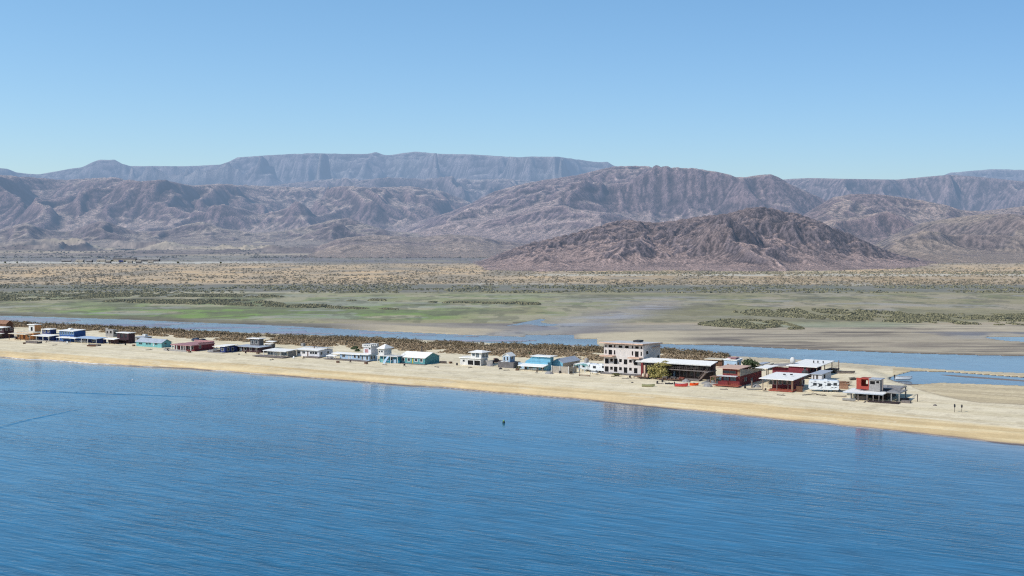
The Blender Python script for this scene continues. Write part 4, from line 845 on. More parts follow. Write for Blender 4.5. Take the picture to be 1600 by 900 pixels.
def stair(h, x0, x1, y0, y1, z0, z1, n, wd, mat='wood'):
    mb = MB()
    for sgn in (0, wd): mb.hexa([(x0,y0+sgn,z0-.15),(x0+.25,y0+sgn,z0-.15),(x1+.25,y1+sgn,z1-.15),(x1,y1+sgn,z1-.15)], [(x0,y0+sgn+.08,z0+.1),(x0+.25,y0+sgn+.08,z0+.1),(x1+.25,y1+sgn+.08,z1+.1),(x1,y1+sgn+.08,z1+.1)])
    for i in range(n):
        k = (i+.5)/n; x = x0+(x1-x0)*k; z = z0+(z1-z0)*k; mb.box(x-.02, x+.28, y0+.1, y0+wd-.02, z+.11, z+.16)
    st = h.part('stair', mb, mat); rl = MB()
    for sgn in (0, wd+.08):
        rl.bar((x0+.1,y0+sgn,z0+.9), (x1+.1,y1+sgn,z1+.9), .05, 5)
        for i in range(5): k = i/4; rl.bar((x0+.1+(x1-x0)*k, y0+sgn, z0+(z1-z0)*k), (x0+.1+(x1-x0)*k, y0+sgn, z0+.9+(z1-z0)*k), .035, 4)
    h.part('handrail', rl, mat, st)
stair(h, h.X(1091,-2.6), h.X(1103,-2.6,zf), -2.9, -2.9, .1, zf, 14, 1.5, 'post_wood')
h.solid('landing', h.X(1101,-2.6,zf), h.w+.3, -3.0, -.62, zf-.24, zf-.01, 'grey_wood')
h.part('painted_pillar', MB().box(h.X(1002,-1.5), h.X(1005.5,-1.5), -1.9, -1.5, -.2, zf+1.6), 'brick_red'); h.part('painted_pillar', MB().box(h.X(1006.5,-1.5), h.X(1009,-1.5), -1.9, -1.6, -.2, zf+.9), 'peach')
d_ = House('beach_deck', 'low wooden deck on the sand between the hotel corner and the restaurant', 'deck', 990, 591.5, 1012, None, d=3.0, group=None)
d_.deck(0, d_.w, 0, 3, .75, 'wood', .15); d_.posts([(.1,.1), (d_.w*.5,.1), (d_.w-.1,.1), (.1,2.8), (d_.w-.1,2.8)], -.1, .6, .08, 'dark_wood'); d_.solid('planter', d_.w*.5, d_.w*.62, 1, 1.7, .753, 1.6, 'cream'); d_.solid('planter', d_.w*.8, d_.w*.9, 1, 1.7, .753, 1.7, 'peach')
d_ = House('beach_deck', 'long low plank deck with a shaded edge in front of the restaurant', 'deck', 1026, 594, 1070, None, d=3.2, group=None)
d_.deck(0, d_.w, 0, 3.2, .55, 'wood', .14); d_.posts([(.1+i*(d_.w-.2)/5,.1) for i in range(6)], -.1, .41, .07, 'dark_wood')
for i in range(3):
    t = House('bench', ('weathered table bench at the left of the long restaurant deck', 'weathered table bench in the middle of the long restaurant deck', 'rust-red table bench at the right of the long restaurant deck')[i], 'bench', 1034+i*13, 592+i*.6, 1042+i*13, None, d=1.4, z=ZG+.5, group='table benches on the restaurant deck')
    m_ = 'red_deck' if i == 2 else 'grey_wood'
    t.part('tabletop', MB().box(0, t.w, .35, 1.05, .68, .76), m_); t.part('seat', MB().box(0, t.w, 0, .25, .42, .48), m_); t.part('seat', MB().box(0, t.w, 1.15, 1.4, .42, .48), m_)
    [t.part('leg', MB().box(x, x+.1, .05, 1.35, 0, .415), m_) for x in (.15, t.w-.25)]
d_ = House('beach_deck', 'grey terrace at the foot of the restaurant stairs, left of the red house', 'deck', 1096, 600.5, 1124, None, d=6, group=None)
d_.deck(0, d_.w, 0, 6, .6, 'concrete', .5); [d_.solid('planter', x, x+.9, 2, 2.8, .603, 1.3, 'stone') for x in (d_.w*.15, d_.w*.5, d_.w*.75)]
# -- behind the restaurant
h = House('storage_shed', 'low brown shed with flat beige roof behind the restaurant roof end', 'shed', 1103, 571.5, 1128, 1131)
z = h.Z(561); h.walls(0, h.w, 0, max(h.d,4), 0, z, 'umber', front=[(1106,1112,564,568,'open'), (1116,1122,564,568,'open')]); h.roof(-.4, h.w+.2, -.8, max(h.d,4)+.2, z+.15, t=.2, mat='cream')
h = House('beach_house', 'white cottage with faded red roof patch behind the red house', 'house', 1131, 575, 1151, 1160)
z = h.Z(562); h.walls(0, h.w, 0, h.d, 0, z, 'light_blue', front=[(1136,1139.5,568.5,571.5), (1148,1150,568.5,572)], right=[(1152.5,1155,566,572)]); h.roof(-.3, h.w+.2, -.3, h.d+.3, z+.05, z+.7, mat='white_roof'); h.solid('faded_roof_patch', h.w*.25, h.w*.85, .8, h.d*.8, z+.5, z+.75, 'pink_roof')
h.solid('cream_wall', h.w+1.2, h.w+3.2, 1, 1.3, -.3, z*.95, 'cream')
# -- the red house
h = House('beach_house', 'red two-storey house with tan corner, tapering brown roof wing and glazed front', 'house', 1127, 602.5, 1155.5, 1190)
zt = h.Z(575.2); zm = h.Z(586.5); 
h.walls(0, h.w, 0, h.d, 0, zm-.1, 'brick_red', front=[(1130,1139,588.5,594.5), (1140.5,1150,589,595)], right=[(1163,1168,589,596), (1173,1177,590,597)], name='lower_wall', glass='blue_glass', frame='brick_red')
h.walls(0, h.w*.86, 1.0, h.d*.5, zm+.05, zt, 'brick_red', front=[(1130,1149.5,579.5,583.5)], name='upper_wall', frame='tan_rust'); h.roof(-1.6, h.w+.2, -.7, h.d*.5, zt+.12, zt+.3, mat='peach')
h.solid('balcony', -1.0, h.w*.9, -1.5, 1.0, zm-.09, zm+.03, 'lilac_white')
h.part('side_panel', MB().prism([(.4, zm+.01), (h.d*1.0, zm+.01), (h.d*1.0, zm+.5), (.4, zt-.1)], h.w-.06, h.w+.1, 'X'), 'beige_metal'); h.solid('tan_corner', h.w*.86+.003, h.w-.065, .35, 1.8, zm+.01, zt-.02, 'tan_rust')
h.part('wing_roof', MB().hexa([(h.w*.3,h.d*.5+.02,zt-.5),(h.w+.3,h.d*.5+.02,zt-.5),(h.w+.3,h.d+.5,zm+.4),(h.w*.3,h.d+.5,zm+.4)], [(h.w*.3,h.d*.5+.02,zt-.3),(h.w+.3,h.d*.5+.02,zt-.3),(h.w+.3,h.d+.5,zm+.6),(h.w*.3,h.d+.5,zm+.6)]), 'beige_metal')
h.deck(-1.5, h.w+.8, -3.2, -.03, .55, 'red_deck', .2); h.solid('red_bench', -.4, h.w*.45, -1.6, -.8, .553, 1.5, 'brick_red'); h.rail((h.w*.45,-3.1), (h.w+.6,-3.1), .55, .8, 6, 'red_deck')
h.solid('side_terrace', h.X(1112,1.5,zm-.4), -1.02, 0, 3.5, zm-.7, zm-.5, 'wood'); h.posts([(h.X(1113,1.5),.2), (h.X(1113,1.5),3.2), (-1.9,.2)], 0, zm-.71, .13, 'wood')
h.solid('canopy_white', h.w+1.0, h.w+5, h.d*.55, h.d+1.5, zt-.6, zt-.45, 'white_roof'); h.posts([(h.w+4.8,h.d*.6), (h.w+1.2,h.d+1.3)], 0, zt-.61, .1, 'dark_wood')
h = House('timber_post', 'short pale timber post standing on the sand right of the red house', 'post', 1173.5, 606, 1175, None, d=.3, group=None); h.part('shaft', MB().box(0, .35, 0, .3, -.3, 2.0), 'post_wood'); h.part('cap', MB().box(-.05, .4, -.05, .35, 2.003, 2.1), 'concrete')
# -- pile and yard between
h = House('beach_hut', 'sandy-coloured low ruin hut beside the dark round tree', 'hut', 1184, 578, 1199, 1209)
z = h.Z(569); h.walls(0, h.w, 0, h.d, 0, z, 'cream', front=[(1190,1193,570.5,573)]); h.roof(-.3, h.w*.6, -.3, h.d+.2, z+.2, mat='grey_roof')
# -- maroon pavilion
h = House('beach_house', 'maroon beach pavilion with wide white roof on thick wooden posts', 'house', 1200, 609, 1240, 1262)
z = h.Z(591, 0, -1.5)
h.walls(0, h.w*.85, 3.6, h.d, 0, z-.1, 'maroon', front=[(1202+i*7.2, 1207+i*7.2, 594, 600) for i in range(5)], right=[(1253,1257,594,600)])
h.roof(-2.2, h.w+.5, -1.9, h.d+.6, z-.05, z+.75, t=.16); h.posts([(-1.0,-1.6), (h.w*.42,-1.6), (h.w*.75,.8)], 0, z-.1, .10, 'post_wood'); h.posts([(h.w+.1,-1.5), (h.w+.1,h.d*.45)], 0, z-.05, .26, 'wood')
for (a, b) in ((.35,.4), (.6,.45)): h.solid('skylight', h.w*a, h.w*a+.7, h.d*b, h.d*b+.5, z+.5, z+.8, 'iron')
h.deck(h.w*.15, h.w+.6, -3.0, 3.5, .4, 'red_deck', .25); h.rail((-.5,1.2), (h.w*.9,1.2), .45, .9, 10, 'umber')
h.part('side_fence', MB().box(h.w+.8, h.w+2.8, -.5, -.4, -.2, 1.7), 'umber')
# -- large maroon house with white roof and dome
h = House('beach_house', 'large maroon house with white roof, white cistern and shaded corner porch', 'house', 1232, 588, 1262, 1297)
ze = h.Z(571.6)
h.walls(0, h.w, 0, h.d*.6, 0, ze, 'maroon', front=[(1256,1259,574,580)], right=[(1266,1269,573.5,580), (1272,1275,573.5,579.5), (1278,1281,573.5,579)], frame='grey_wood')
h.roof(-.6, h.w+3.2, -.6, h.d*.78, ze+.15, ze+.9, t=.2); h.posts([(h.w+2.9,0), (h.w+2.9,h.d*.35), (h.w+2.9,h.d*.68), (h.w+2.9,h.d)], 0, ze+.1, .12, 'post_wood'); h.rail((h.w+2.9,.1), (h.w+2.9,h.d), .9, 1.0, 8, 'iron'); h.solid('porch_floor', h.w+.003, h.w+3.2, .0, h.d, .5, .85, 'dark_wood')
x = h.X(1238.5, 5, ze+1); h.part('cistern', MB().lathe((x,5,ze+.4), [(.85,0), (.85,1.1), (.78,1.5), (.5,1.85), (.1,2.0)], 16), 'white_wall', smooth=True)
for k in (.35, .55, .8): h.part('roof_vent', MB().lathe((h.w*.5+h.w*k*1.1, h.d*.35, ze+.5), [(.2,0), (.2,.6), (.28,.62), (.05,.8)], 8), 'iron')
x0 = h.X(1207, 3, ze); h.solid('wing_wall', x0, -.03, 3, 3.3, -.3, ze*.72, 'maroon'); h.part('wing_roof', MB().slab(x0-.4, -.03, 1.6, 6.0, ze*.8, ze*.95, .18, .5), 'concrete')
h = House('water_tank', 'round dark tank standing beside the large maroon house', 'tank', 1256.5, 592.5, 1260, None, d=2, group=None)
h.part('tank_body', MB().lathe((0,1,0), [(1.05,0), (1.05,2.2), (.8,2.6), (.3,2.75)], 16), 'iron', smooth=False); h.part('lid', MB().lathe((0,1,2.76), [(.3,0), (.3,.15)], 10), 'grey_metal'); h.part('pipe', MB().bar((.9,.2,0), (.9,.2,3.2), .06), 'post_wood')
h = House('storage_shed', 'pale grey striped metal shed behind the white trailer', 'shed', 1268, 597, 1284, 1300)
z = h.Z(584); h.walls(0, h.w, 0, h.d*.9, 0, z, 'lilac_white', front=[(1270,1272.5,586,594,'door'), (1275,1278.5,586,594,'door')], right=[(1287,1290,585,591,'open')], door='dark_concrete'); h.roof(-.4, h.w+.3, -.5, h.d, z+.1, z+.3, mat='grey_roof')
def trailer(label, px, py, L_, H_, W_, th, graphics):
    x, y = ground_pt(px, py, ZG-.05); t = thing('travel_trailer', label, 'trailer', (x, y, ZG-.05), R(th)); z0 = .65
    pr = [(0,z0+.5), (.5,z0), (L_-.25,z0), (L_,z0+.3), (L_,z0+H_-.3), (L_-.35,z0+H_), (.5,z0+H_), (.08,z0+H_-.5)]
    MB().prism(pr, 0, W_).build('body', 'gel_white', t, bevel=.07)
    wn = [(.16,.45), (.34,.38), (.62,.45), (.82,.5)] if graphics else [(.2,.4), (.7,.5)]
    for (a, k) in wn:
        f = MB().box(L_*a-.05, L_*a+.95, -.03, -.003, z0+H_*k-.05, z0+H_*k+.75).build('window', 'graphic', t); MB().box(L_*a, L_*a+.9, -.045, -.033, z0+H_*k, z0+H_*k+.7).build('pane', 'glass', f)
    d = MB().box(L_*.47, L_*.47+.7, -.035, -.004, z0+.15, z0+2.1).build('door', 'gel_white', t); MB().box(L_*.47+.55, L_*.47+.62, -.07, -.036, z0+1, z0+1.15).build('handle', 'iron', d)
    f = MB().box(-.035, -.004, W_*.25, W_*.75, z0+1.3, z0+1.9).build('rear_window', 'glass', t) if False else MB().box(L_+.004, L_+.03, W_*.25, W_*.75, z0+1.3, z0+1.9).build('rear_window', 'glass', t)
    if graphics:
        mb = MB()
        for k in range(9):
            a = .5+k*.93; zz = z0+.5+.5*math.sin(k*1.7)+.35
            mb.poly([(a,-.012,zz), (a+.5,-.012,zz+.32), (a+1.15,-.012,zz+.28), (a+.6,-.012,zz+.1)], [(0,1,2,3)])
            mb.poly([(a,-.014,zz+1.1), (a+.4,-.014,zz+1.25), (a+.9,-.014,zz+1.05), (a+.45,-.014,zz+1.02)], [(0,1,2,3)])
        mb.build('side_graphics', 'graphic', t)
        mb = MB()
        for k in range(3): mb.poly([(-.004+.0*k, .4+k*.6, z0+1.0+k*.25), (-.004, .9+k*.6, z0+1.2+k*.25), (-.004, 1.0+k*.5, z0+1.1+k*.2)], [(0,1,2)])
    MB().box(L_*.5, L_*.5+1, W_*.3, W_*.6, z0+H_+.003, z0+H_+.28).build('air_conditioner', 'gel_white', t)
    for sx in (L_*.5, L_*.5+1.0):
        for sy in (0.05, W_-.3):
            w_ = MB().lathe((sx, sy, .36), [(.36,0), (.36,.25)], 12, 'Y').build('wheel', 'tyre', t); MB().lathe((sx, sy-.02 if sy < 1 else sy+.25, .36), [(.18,0), (.18,.02)], 10, 'Y').build('rim', 'grey_metal', w_)
    MB().box(L_-.2, L_-.1, .3, .4, -.1, z0).box(.7, .8, .3, .4, -.1, z0).build('support_jack', 'iron', t); MB().bar((L_,W_/2,.6), (L_+1.2,W_/2,.5), .06).build('tow_bar', 'iron', t)
    return t
trailer('large white travel trailer with dark swirl graphics parked beside the maroon pavilion', 1263, 612, 8.6, 2.75, 2.5, -14, True)
trailer('white travel trailer tucked behind the left wall of the tall hotel', 921, 582, 6.4, 2.1, 2.3, -24, False)
trailer('small white trailer under the flat canopy left of the hotel', 906, 580, 5.0, 2.0, 2.1, -30, False)
f_ = House('fence', 'orange-brown slatted wooden fence to the right of the large white trailer', 'fence', 1302, 607, 1326, None, d=.2, group=None)
mb = MB(); k = 0
for i in range(int(f_.w/.32)): mb.box(i*.32, i*.32+.27, 0, .06, -.2, 1.7+.25*math.sin(i*1.9)) 
f_.part('slats', mb, 'tan_rust'); f_.part('rail', MB().box(0, f_.w, .063, .13, .5, .62).box(0, f_.w, .063, .13, 1.3, 1.42), 'umber')
h = House('log_pile', 'heap of orange-brown planks behind the slatted fence', 'wood pile', 1310, 603, 1324, None, d=3, group=None)
for i in range(16):
    a = random.uniform(-.5,.5); x = random.uniform(.3,h.w-.5); y = random.uniform(0,2.4); z = .1+i*.07; h.part('plank', MB().bar((x-1.4*math.cos(a),y-1.4*math.sin(a),z), (x+1.4*math.cos(a),y+1.4*math.sin(a),z+.2), .11, 4), 'tan_rust' if i % 3 else 'umber')
# -- pavilion with the red box
h = House('beach_shelter', 'open grey beach pavilion with white roof, red-orange rooftop box and terrace', 'shelter', 1326, 624.5, 1382, 1405)
z = h.Z(612, 0, -1.2)
h.roof(-1.2, h.w+.1, -1.6, h.d*.55, z, z-.2, t=.2, fascia='grey_roof'); h.solid('terrace', h.w*.1, h.w+1.8, h.d*.55+.02, h.d+1.0, z+.1, z+.35, 'concrete'); h.solid('terrace_side', h.w+.12, h.w+4.0, .6, h.d*.55, z+.1, z+.35, 'concrete')
h.posts([(h.w*k,-1.2) for k in (.1,.3,.55,.72,.88,.99)], 0, z-.12, .11, 'grey_wood'); h.posts([(h.w+1.6,.9), (h.w+3.7,.9), (h.w+1.6,h.d+.6), (h.w+3.7,h.d*.5)], 0, z+.09, .14, 'concrete')
h.walls(.1, h.w*.42, h.d*.35, h.d*.9, 0, z+.0, 'dark_concrete', front=[(1340,1346,616,621,'open')], name='bar_wall'); h.walls(h.w*.5, h.w*.95, h.d*.3, h.d*.9, 0, z+.05, 'dark_wood', front=[(1362,1368,616,622,'open'), (1372,1378,617,623,'open')], name='room_wall')
h.solid('corner_wall', -.3, 1.2, -.9, -.7, -.3, z-.4, 'cream'); h.solid('counter', h.w*.15, h.w*.5, 1.2, 1.7, 0, 1.0, 'grey_wood')
h.deck(h.w*.6, h.w+4.2, -2.6, .5, .3, 'dark_wood', .2)
x = h.X(1343.5, 3.4, z); x2 = h.X(1357.5, 3.4, z); y0 = 3.4; zb = z+.36; zt = h.Z(590.5, x, y0)
mb = MB(); split_wall(mb, 'X', x, x2, y0, y0+.12, zb, zt, [(x+.35, x2-.2, zb+.9, zt-.3)]); mb.box(x, x+.12, y0+.123, y0+3, zb, zt); mb.box(x2-.12, x2, y0+.123, y0+3, zb, zt); 
split_wall(mb, 'X', x+.123, x2-.123, y0+2.88, y0+3, zb, zt, [(x+.9, x2-.7, zb+1.2, zt-.9)]); mb.box(x+.123, x2-.123, y0+.123, y0+2.877, zt-.1, zt)
h.part('red_box', mb, 'red_orange')
h.part('red_box_side', MB().hexa([(x-1.1,y0+.5,zb),(x-.003,y0,zb),(x-.003,y0+.1,zb),(x-1.05,y0+.6,zb)], [(x-1.1,y0+.5,zt),(x-.003,y0,zt),(x-.003,y0+.1,zt),(x-1.05,y0+.6,zt)]), 'red_orange')
x3 = h.X(1375, 3.4, z); h.walls(x2+.02, x3, y0, y0+3.4, zb, zt-.2, 'concrete', front=[(1359.5,1367,595.5,600.5,'open'), (1369,1373.5,595.5,599,'open')], name='grey_room'); h.part('room_roof', MB().box(x2+.0, x3+.4, y0-.3, y0+3.6, zt-.19, zt-.02), 'grey_roof')
h.part('post', MB().box(x3+.5, x3+.8, y0, y0+.3, zb, zt+.0), 'grey_wood')
h.rail((x3+.6,h.d*.55), (h.w+4,.7), z+.35, 1.0, 10, 'grey_wood'); h.rail((h.w+4,.7), (h.w+1.8,h.d+.9), z+.35, 1.0, 8, 'grey_wood')
h.solid('stored_boards', h.w+4.3, h.w+6.6, .6, 2.2, -.1, .7, 'grey_wood')
# ================================================================== POSTS, BOATS, BUOYS
def post(label, px, py, hgt, head=True, name='marker_post', grp=None, r=.06):
    x, y = ground_pt(px, py, ZG-.05); t = thing(name, label, 'post', (x, y, ZG-.05), 0, grp)
    MB().bar((0,0,-.3), (0,0,hgt*.99), r, 6).build('shaft', 'dark_wood', t)
    if head: MB().lathe((0,0,hgt*.58), [(.10,0), (.22,.15), (.22,hgt*.3), (.12,hgt*.42)], 10).build('dark_head', 'iron', t)
    else: MB().lathe((0,0,hgt), [(r*1.5,0), (r*.6,.08)], 6).build('cap', 'iron', t)
    return t
post('thin marker post with dark head on the open sand, left one of the pair', 1491.5, 644, 2.1, grp='pair of marker posts on the sand')
post('thin marker post with dark head on the open sand, right one of the pair', 1502.7, 644, 1.95, grp='pair of marker posts on the sand')
post('plain dark pole standing in the sand right of the pavilion with the red box', 1433.5, 627.5, 1.95, False, r=.11)
post('tall thin pole standing in the bushes behind the restaurant', 1094.5, 563, 2.6, False, r=.07)
def boat(name, label, cat, px, py, L_, W_, D_, rz, mat, inner='grey_wood', z=ZG-.05, seats=3, motor=False, open_=True):
    x, y = ground_pt(px, py, z); t = thing(name, label, cat, (x, y, z+.02), R(rz)); n = 12; st = []
    for i in range(n+1):
        k = i/n; wd = W_/2*(math.sin(math.pi*min(k*.62+.38 if False else .28+k*.72, 1)))**.75 if not cat in ('kayak', 'canoe') else W_/2*math.sin(math.pi*(.03+.94*k))**.8
        sh = D_*(.12+.5*(abs(k-.35)/.65)**2.2) if cat not in ('kayak','canoe') else D_*.35*(abs(k-.5)*2)**2
        kz = 0 if k < .8 else ((k-.8)/.2)**2*D_*.5
        st.append((L_*(k-.5), wd, D_+sh*.6, kz))
    def shell(off, zo):
        v = []
        for (xx, wd, top, kz) in st:
            wd = max(wd-off, .01)
            v += [(xx,-wd,top), (xx,-wd*.97,kz+zo+D_*.35), (xx,-wd*.55,kz+zo), (xx,wd*.55,kz+zo), (xx,wd*.97,kz+zo+D_*.35), (xx,wd,top)]
        return v
    f = [(i*6+j, i*6+j+1, (i+1)*6+j+1, (i+1)*6+j) for i in range(n) for j in range(5)]
    mb = MB(); mb.poly(shell(0, 0), f+[(0,1,2,3,4,5), tuple(n*6+j for j in range(6))]); hull = mb.build('hull', mat, t)
    if open_:
        MB().poly(shell(.07, .08), [tuple(reversed(q_)) for q_ in f]).build('inner_hull', inner, t)
        gm = MB()
        for i in range(n):
            for sg in (-1, 1): a = st[i]; b = st[i+1]; gm.bar((a[0], sg*a[1], a[2]+.02), (b[0], sg*b[1], b[2]+.02), .05, 4)
        gm.build('gunwale', mat, t)
        for k in range(seats):
            i = int(n*(k+1)/(seats+1)); a = st[i]; MB().box(a[0]-.14, a[0]+.14, -a[1]*.9, a[1]*.9, D_*.62, D_*.62+.05).build('seat', inner, t)
    else:
        MB().poly([(a[0], s_*a[1]*.98, a[2]+(.0 if True else 0)) for a in st for s_ in (-1, 1)]+[(a[0], 0, a[2]+D_*.35) for a in st], [(i*2, i*2+2, 2*(n+1)+i+1, 2*(n+1)+i) for i in range(n)]+[(i*2+3, i*2+1, 2*(n+1)+i, 2*(n+1)+i+1) for i in range(n)]).build('deck_shell', mat, t)
        MB().lathe((0,0,D_*1.25), [(W_*.3,0), (W_*.3,.12), (W_*.22,.14)], 12).build('cockpit_rim', 'iron', t)
    if motor: m_ = MB().box(st[0][0]-.35, st[0][0]-.02, -.18, .18, D_*.75, D_+.65).build('outboard_motor', 'iron', t); MB().box(st[0][0]-.25, st[0][0]-.12, -.06, .06, -.1, D_*.745).build('motor_leg', 'iron', m_)
    return t
boat('fishing_boat', 'white open boat with dark outboard at the edge of the tidal pool', 'boat', 1412, 593.5, 5.4, 1.7, .95, -6, 'gel_white', z=.18, motor=True)
boat('fishing_boat', 'weathered grey open boat on the sand behind the large maroon house', 'boat', 1320, 583.5, 6.6, 1.8, .6, -4, 'grey_wood', 'dark_wood')
boat('rowing_boat', 'grey-white rowing boat on the sand below the pavilion with the red box', 'boat', 1327, 626.5, 3.6, 1.1, .5, -32, 'grey_metal', 'white_wall', seats=2)
boat('rowing_boat', 'pale olive rowing boat on the beach in front of the restaurant', 'boat', 1013, 604, 3.9, 1.3, .55, -8, 'olive_hull', 'cream', seats=2)
boat('motor_boat', 'red and white small motorboat on the sand left of the orange kayak', 'boat', 1065, 604, 3.9, 1.6, .75, -10, 'boat_red', 'gel_white', seats=2, motor=True)
boat('kayak', 'bright orange kayak lying on the beach', 'kayak', 1084.5, 602.5, 2.8, 1.2, .55, 10, 'kayak_orange', open_=False)
boat('kayak', 'dark grey kayak lying on the beach left of the red and white motorboat', 'kayak', 1045.5, 600.5, 2.6, .8, .32, -12, 'iron', open_=False)
boat('canoe', 'pale overturned-looking canoe resting on the stone base of the lookout cabin', 'canoe', 788, 567.5, 2.6, 1.2, .5, -25, 'white_wall', z=ZG+1.5, open_=False)
boat('rowing_boat', 'dark rowing boat pulled up below the pale blue canopy', 'boat', 143.5, 541.5, 4.2, 1.3, .5, -20, 'umber', 'dark_wood', seats=2)
boat('canoe', 'flat pale canoe lying on the sand right of the timber post', 'canoe', 1179, 609.5, 4.4, .8, .3, -2, 'grey_metal', 'concrete', seats=2)
def buoy(label, px, py, r, m1, m2):
    x, y = ground_pt(px, py, 0); t = thing('buoy', label, 'buoy', (x, y, 0), 0)
    MB().lathe((0,0,-.15), [(r*.5,0), (r,.2*r/.4), (r*1.05,.5*r/.4), (r*.8,.8*r/.4)], 14).build('float_base', m2, t, smooth=True); MB().lathe((0,0,-.147+.8*r/.4), [(r*.8,0), (r*.62,.2*r/.4), (r*.25,.34*r/.4)], 14).build('float_top', m1, t, smooth=True)
buoy('round mooring buoy, pale green top and dark underside, alone in the bay', 787, 661, .32, 'buoy_green', 'buoy_dark')
buoy('small dark buoy near the left shore', 119, 613.5, .15, 'buoy_dark', 'buoy_dark'); buoy('tiny white buoy close to the left beach', 207, 594, .2, 'gel_white', 'gel_white')
# boat wakes: low ridges in the water surface
def wake(label, pts, wd, hh):
    P_ = [Vector((*ground_pt(a, b, 0), 0)) for a, b in pts]; v = []; f = []; n = 40
    for i in range(n+1):
        k = i/n*(len(P_)-1); j = min(int(k), len(P_)-2); p_ = P_[j].lerp(P_[j+1], k-j); d = (P_[j+1]-P_[j]).normalized(); q_ = Vector((-d.y, d.x, 0)); e = math.sin(math.pi*i/n)**.5*(.7+.3*math.sin(i*2.3))
        for s_, z_ in ((-1,-.01), (-.4,hh*e*.5), (0,hh*e), (.4,hh*e*.5), (1,-.01)): v.append(tuple(p_+q_*wd*s_+Vector((0,0,z_))))
    for i in range(n):
        for j in range(4): f.append((i*5+j, i*5+j+1, i*5+6+j, i*5+5+j))
    me = bpy.data.meshes.new('boat_wake'); me.from_pydata(v, [], f); me.materials.append(sea_m)
    for p_ in me.polygons: p_.use_smooth = True
    o = bpy.data.objects.new('boat_wake', me); COL.objects.link(o); tag(o, label, kind='structure')
wake('long faint wake line near the left shore', [(-20,610), (60,611), (120,614), (250,618), (360,623)], 1.3, .17)
wake('short slanting wake at the left edge', [(-30,675), (30,659), (80,648), (130,638)], 1.6, .19)
# beach clutter
def clutter(label, name, cat, px, py, mat, kind, s_=1, grp=None):
    x, y = ground_pt(px, py, ZG-.05); t = thing(name, label, cat, (x, y, ZG-.05), random.uniform(-1, 1), grp)
    if kind == 'chair':
        MB().box(-.3*s_,.3*s_,-.3*s_,.3*s_,.4*s_,.46*s_).build('seat', mat, t); MB().box(-.3*s_,.3*s_,.303*s_,.36*s_,.4*s_,1.0*s_).build('backrest', mat, t)
        for a in (-.27,.23):
            for b in (-.28,.24): MB().box(a*s_,(a+.05)*s_,b*s_,(b+.05)*s_,-.05,.398*s_).build('leg', mat, t)
    elif kind == 'log': MB().bar((-1.3*s_,0,.12), (1.3*s_,.2,.14), .14, 7, .09).bar((.4*s_,.1,.2), (.9*s_,.5,.5), .05, 5).build('driftwood', mat, t)
    elif kind == 'rock': MB().lathe((0,0,-.1), [(.5*s_,0), (.62*s_,.15*s_), (.4*s_,.45*s_), (.12*s_,.55*s_)], 7).build('stone', mat, t)
    elif kind == 'barrel': MB().lathe((0,0,-.03), [(.28,0), (.32,.3), (.32,.6), (.28,.9)], 12).build('drum', mat, t); MB().lathe((0,0,.873), [(.24,0), (.24,.03)], 12).build('lid', 'iron', t)
for a in (('dark beach chair below the orange house', 'beach_chair', 'chair', 27, 532, 'dark_wood', 'chair', 1.5), ('dark piece of driftwood in front of the aqua cottage', 'driftwood', 'driftwood', 233, 547, 'dark_wood', 'log', 1.1),
          ('driftwood log on the beach below the teal plank house', 'driftwood', 'driftwood', 682, 574, 'dark_wood', 'log', .9), ('dark drum on the sand in front of the warehouse fence', 'oil_drum', 'drum', 875, 583.5, 'iron', 'barrel'),
          ('dark chair on the sand left of the pergola', 'beach_chair', 'chair', 893.5, 586, 'dark_wood', 'chair', 1.2), ('dark stone on the beach below the white carport house', 'beach_stone', 'stone', 782, 577, 'iron', 'rock', 1.2),
          ('small dark stone on the sand below the hotel plinth', 'beach_stone', 'stone', 988, 598, 'iron', 'rock', .7), ('dark chair on the sand right of the olive rowing boat', 'beach_chair', 'chair', 1027, 600, 'iron', 'chair', .9),
          ('drum on the sand between long deck and dark kayak', 'oil_drum', 'drum', 1035, 597, 'iron', 'barrel'), ('white chair under the pavilion with the red box', 'beach_chair', 'chair', 1336, 623, 'gel_white', 'chair', 1.3),
          ('weathered log along the sand below the large white trailer', 'driftwood', 'driftwood', 1265, 617, 'grey_wood', 'log', 2.2), ('short log left of the rowing boat below the grey pavilion', 'driftwood', 'driftwood', 1314, 620, 'grey_wood', 'log', 1.8),
          ('dark log on the sand below the white trailer, farther right', 'driftwood', 'driftwood', 1283, 618, 'dark_wood', 'log', 1.2), ('dark stone on the beach right of the small navy shelter', 'beach_stone', 'stone', 373.5, 554, 'iron', 'rock', .8),
          ('small brown log on the sand below the bright blue house', 'driftwood', 'driftwood', 86, 539.5, 'umber', 'log', .9)):
    clutter(*a)
